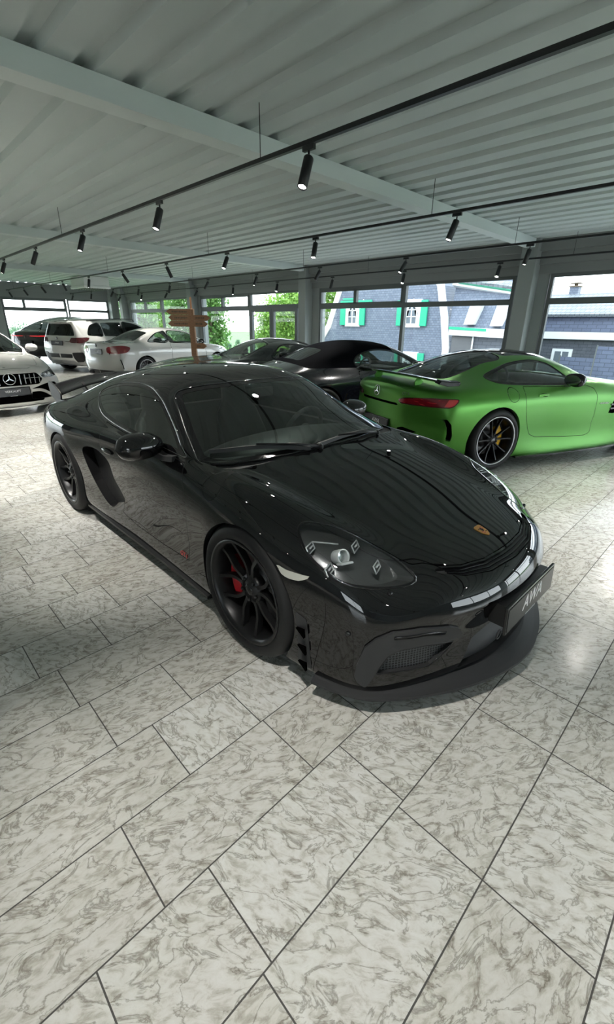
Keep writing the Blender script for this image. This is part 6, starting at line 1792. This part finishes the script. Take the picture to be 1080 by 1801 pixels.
# ---- black coupe-roofed SUV with a lit rear light bar
def black_suv():
    root = empty('suv', BS_POSE[:2]+(0,), math.radians(BS_POSE[2]), 'black coupe-roofed SUV with red rear light bar, furthest back on the left', 'car')
    st = [-2.15,-1.8,-1.4,-1.0,-.6,-.2,.2,.6,.95,1.2,1.4,1.6,1.9,2.1]
    S = auto_spec(top=[(-2.25,1.19),(-2.0,1.26),(-1.6,1.43),(-1.2,1.57),(-.8,1.67),(-.3,1.73),(.2,1.735),(.6,1.67),(.95,1.50),(1.2,1.33),(1.4,1.19),(1.6,1.13),(2.0,1.05),(2.2,1.0)],
      belt=[(-2.25,(.82,1.12)),(-1.5,(.88,1.15)),(-.5,(.88,1.12)),(.5,(.88,1.08)),(1.3,(.88,1.05)),(1.8,(.85,1.0)),(2.2,(.76,.92))],
      wmax=[(-2.25,.92),(-1.465,1.0),(-.7,.97),(.6,.97),(1.465,.995),(1.9,.95),(2.2,.86)],
      roofw=[(-2.2,.62),(-1,.64),(0,.66),(.6,.68),(1.0,.72),(1.4,.78)], cab=(-2.1,1.45), stations=st, railf=.80, sillz=.26, lowz=.42,
      nose=dict(top=[(2.36,0,.97),(2.35,.24,.965),(2.32,.46,.955),(2.27,.64,.93),(2.2,.76,.9)], levels=[(2.42,.80,(2.2,.86,.74)),(2.44,.58,(2.19,.9,.55)),(2.42,.40,(2.18,.9,.40))], bottom=[(2.36,0,.25),(2.35,.24,.25),(2.3,.48,.25),(2.25,.68,.25),(2.16,.84,.25)], pow=2.6),
      tail=dict(top=[(-2.36,0,1.15),(-2.355,.24,1.148),(-2.34,.46,1.14),(-2.30,.64,1.12),(-2.24,.76,1.09)], levels=[(-2.42,.98,(-2.27,.86,.95)),(-2.46,.70,(-2.26,.92,.70)),(-2.44,.48,(-2.24,.92,.48))], bottom=[(-2.38,0,.28),(-2.38,.24,.28),(-2.35,.48,.28),(-2.3,.68,.28),(-2.22,.84,.28)], pow=3.0))
    sw = [[(-1.55,1.22),(-1.3,1.40),(-1.0,1.51),(-.9,1.53),(-.9,1.17),(-1.3,1.18)], [(-.84,1.165),(-.84,1.545),(-.5,1.59),(.1,1.60),(.1,1.14)], [(.16,1.135),(.16,1.60),(.5,1.55),(.8,1.42),(1.1,1.22),(1.22,1.11),(.7,1.115)]]
    half = [(1.44,-.66),(1.3,-.74),(1.0,-.69),(.75,-.62),(.66,-.5)]
    ws = np.array(half+[(.62,0)]+[(x,-y) for x,y in half[::-1]]+[(1.50,.3),(1.51,0),(1.50,-.3)])
    rw = ('top', round_poly([(-2.05,-.62),(-1.2,-.55),(-1.18,0),(-1.2,.55),(-2.05,.62),(-2.1,0)], .08))
    doors = [[(-.87,1.13),(.13,1.11),(.14,.38),(-.75,.38),(-.98,.7)], [(.17,1.11),(1.2,1.08),(1.2,.7),(1.14,.38),(.18,.38)]]
    B, EA = basic_car(root, S, 'paint_navy', sw, ws, rw, doors, [(-1.465,.39,.425),(1.465,.39,.425)], 'dark_glass')
    for s in (-1, 1):
        B, o = rear_patch(B, -1.4, round_poly([(.0,.985),(.45,.975),(.9,.985),(1.08,1.03),(1.02,1.075),(.6,1.04),(0,1.03)], .008), s, -1.5, .010, 'tail_lamp', M['tail_dark'], root)
        if o:
            m = MB(); m.tube([(-2.43, s*.16, 1.005), (-2.415, s*.5, 1.005), (-2.365, s*.72, 1.01), (-2.30, s*.85, 1.02)], [.003, .007, .008, .010], 8); m.build('light_bar', M['tail_glow'], o)
        shell_mirror(root, (.92, s*1.06, 1.16), .10, .13, .09, (1.1, s*.90, 1.07), 'paint_navy', s)
    B.object('body_shell', M['paint_navy'], root)
    edge_lip(EA, .04, 'wheel_arch_lip', M['black_satin'], root)
    for x in (-1.465, 1.465): wheel_well(root, x, .39, .43, .55, .93)
    basic_interior(root, -1.6, 1.35, .78, 1.08, [(.2,-.40),(.2,.40)])
    plate(root, (-2.50, 0, .78), (0,-1,0), (.05,0,1), .52, .11, '', False)
    w1 = make_wheel(.385, .295, .275, 'double', 'rim_black', None, None, seed=-1)
    put_wheels(root, w1, w1, 1.465, -1.465, .84, .84, .385, .385)
BS_POSE = (-21.7, 6.96, 122.0)
black_suv()

# ---- white saloon, nose towards the viewer at the left edge
def white_saloon():
    root = empty('saloon', ME_POSE[:2]+(0,), math.radians(ME_POSE[2]), 'white car at the left edge with a big upright-bar grille and star facing the viewer', 'car')
    st = [-2.0,-1.7,-1.4,-1.0,-.6,-.2,.2,.5,.75,.95,1.1,1.35,1.6,1.85,2.0]
    S = auto_spec(top=[(-2.1,1.06),(-1.8,1.10),(-1.4,1.22),(-1.0,1.34),(-.6,1.41),(-.2,1.44),(.2,1.41),(.5,1.30),(.75,1.17),(.95,1.06),(1.1,1.0),(1.35,.965),(1.7,.90),(2.0,.83),(2.1,.80)],
      belt=[(-2.1,(.76,1.0)),(-1.4,(.80,1.02)),(-.5,(.81,.99)),(.5,(.81,.96)),(1.1,(.80,.94)),(1.5,(.78,.90)),(1.9,(.74,.80)),(2.1,(.68,.74))],
      wmax=[(-2.1,.85),(-1.365,.915),(-.5,.895),(.5,.895),(1.365,.915),(1.8,.885),(2.1,.82)],
      roofw=[(-2,.52),(-1,.58),(-.2,.60),(.4,.63),(.8,.69),(1.1,.73)], cab=(-1.8,1.06), stations=st, railf=.80,
      nose=dict(top=[(2.20,0,.775),(2.19,.24,.77),(2.165,.46,.76),(2.12,.62,.745),(2.05,.74,.72)], levels=[(2.27,.66,(2.05,.83,.60)),(2.29,.48,(2.04,.86,.45)),(2.28,.30,(2.03,.86,.28))], bottom=[(2.24,0,.14),(2.23,.24,.14),(2.18,.48,.14),(2.12,.66,.14),(2.03,.80,.14)], pow=2.6),
      tail=dict(top=[(-2.2,0,1.05),(-2.19,.22,1.045),(-2.17,.42,1.035),(-2.14,.58,1.02),(-2.09,.70,.99)], levels=[(-2.26,.82,(-2.1,.80,.80)),(-2.28,.58,(-2.09,.85,.56)),(-2.26,.38,(-2.07,.85,.36))], bottom=[(-2.2,0,.22),(-2.19,.22,.22),(-2.16,.45,.22),(-2.1,.64,.22),(-2.04,.78,.22)], pow=2.8))
    sw = [[(-1.35,1.06),(-1.1,1.20),(-.7,1.31),(-.32,1.35),(-.32,1.025),(-.9,1.03)], [(-.26,1.02),(-.26,1.355),(.1,1.345),(.4,1.25),(.65,1.10),(.80,.985),(.3,1.0)]]
    half = [(1.06,-.68),(.95,-.72),(.7,-.665),(.45,-.605),(.34,-.5)]
    ws = np.array(half+[(.30,0)]+[(x,-y) for x,y in half[::-1]]+[(1.12,.3),(1.13,0),(1.12,-.3)])
    doors = [[(-.29,1.0),(-.28,.3),(-.8,.3),(-1.0,.6),(-.98,.95),(-.6,1.01)], [(.82,.955),(.86,.7),(.84,.4),(.78,.28),(-.25,.30),(-.26,.995),(.3,.975)]]
    hood = round_poly([(1.12,-.64),(1.17,-.3),(1.18,0),(1.17,.3),(1.12,.64),(1.5,.68),(1.95,.58),(2.17,.35),(2.19,0),(2.17,-.35),(1.95,-.58),(1.5,-.68)], .03)
    B, EA = basic_car(root, S, 'paint_white', sw, ws, None, doors, [(-1.365,.335,.365),(1.365,.335,.365)], 'car_glass', hood)
    # grille with upright bars
    ins, B, E = cut(B, round_poly([(-.54,.59),(-.46,.505),(.46,.505),(.54,.59),(.45,.70),(-.45,.70)], .03), 'front')
    o, W = recess(ins, E, (-.03,0,0), name='radiator_grille', mt=M['dark_void'], parent=root); W.build('grille_frame', M['black_gloss'], o)
    m = MB()
    for k in range(13):
        y = -.48+.08*k
        if abs(y) > .1:
            zt = .685-max(abs(y)-.42, 0)*.9; x = 2.275-(abs(y)/.83)**2.6*.235; m.box((x-.012, y-.007, .525), (x+.004, y+.007, zt))
    m.box((2.232, -.50, .612), (2.240, .50, .622))
    m.build('grille_bar', M['chrome'], o); star_badge(o, (2.275, 0, .622), (0,1,0), (-.12,0,1), .09)
    for s in (-1, 1):
        hl = smooth_poly([(2.201,.517,.665),(2.157,.606,.702),(2.07,.71,.735),(1.90,.81,.755),(1.86,.84,.72),(1.95,.835,.65),(2.083,.77,.612),(2.163,.639,.602),(2.20,.548,.61)], 3)
        def rl(P_): return np.stack([np.arctan2(np.abs(P_[:, 1]), P_[:, 0]-1.2), P_[:, 2]], 1)
        def front_cut(B, pts):
            dd = sdist(rl(B.v), rl(np.array(pts))); ok = (B.v[:, 1]*s > 0) & (B.v[:, 0] > 1.5) & (B.n[:, 2] < .93)
            return B.split(np.where(ok, dd, .3))
        ins, B, E = front_cut(B, hl); o, W = recess(ins, E, (-.04, -s*.01, -.01), name='headlight', mt=M['lamp_shell'], parent=root, shrink=.95)
        ins.object('lens_cover', M['clear_glass'], o); W.build('lamp_wall', M['black_gloss'], o)
        m = MB(); m.sphere((2.07, s*.70, .66), .03); m.sphere((2.13, s*.61, .655), .028); m.tube([(2.15, s*.56, .69), (2.06, s*.70, .715), (1.92, s*.80, .725)], .009, 6); m.build('projector', M['lamp_bright'], o)
        it = [(2.265,.32,.44),(2.222,.518,.492),(2.165,.651,.517),(2.106,.763,.513),(2.078,.811,.465),(2.10,.77,.40),(2.12,.74,.30),(2.164,.635,.255),(2.239,.433,.255),(2.269,.29,.26)]
        ins, B, E = front_cut(B, it)
        o, W = recess(ins, E, (-.03,0,0), name='bumper_intake', mt=M['dark_void'], parent=root); W.build('intake_edge', M['black_satin'], o)
        fp = smooth_poly([(2.272,.297,.410),(2.243,.446,.405),(2.205,.555,.362),(2.155,.66,.29)], 4, closed=False)*np.array((1, s, 1))
        m = MB(); m.sweep(fp, [(-.012,-.024),(.008,-.024),(.008,.024),(-.012,.024)]); m.build('intake_fin', M['paint_white'], o)
        shell_mirror(root, (.62, s*1.0, 1.04), .09, .115, .075, (.78, s*.84, .965), 'paint_white', s)
    ins, B, E = cut(B, round_poly([(-.50,.22),(.50,.22),(.52,.36),(-.52,.36)], .03), 'front'); o, W = recess(ins, E, (-.03,0,0), name='centre_intake', mt=M['dark_void'], parent=root)
    m = MB(); m.sweep([(1.98,-.86,.16),(2.12,-.68,.15),(2.23,-.4,.145),(2.29,0,.14),(2.23,.4,.145),(2.12,.68,.15),(1.98,.86,.16)], [(-.06,-.012),(.012,-.012),(.012,.012),(-.06,.02)]); m.build('front_splitter', M['chrome'], root)
    B.object('body_shell', M['paint_white'], root)
    edge_lip(EA, .03, 'wheel_arch_lip', M['paint_white'], root)
    for x in (-1.365, 1.365): wheel_well(root, x, .335, .372, .5, .86)
    basic_interior(root, -1.5, 1.05, .74, .98, [(0,-.37),(0,.37)])
    plate(root, (2.325, 0, .415), (0,1,0), (-.05,0,1), .52, .115, 'VERKAUFT', True, tm='grey_letter', letter_h=.036, shear=0)
    m = MB(); m.lathe([(0,.004),(.022,.003),(.024,0)], 20, lambda p: np.array((2.12+p[0]*.9, p[2], .80+p[1]-p[0]*.15))); m.build('hood_badge', M['chrome'], root)
    w1 = make_wheel(.335, .235, .248, 'double', 'rim_grey', None, None, seed=-1)
    put_wheels(root, w1, w1, 1.365, -1.365, .785, .785, .335, .335)
ME_POSE = (-11.18, 1.55, 5.0)
white_saloon()
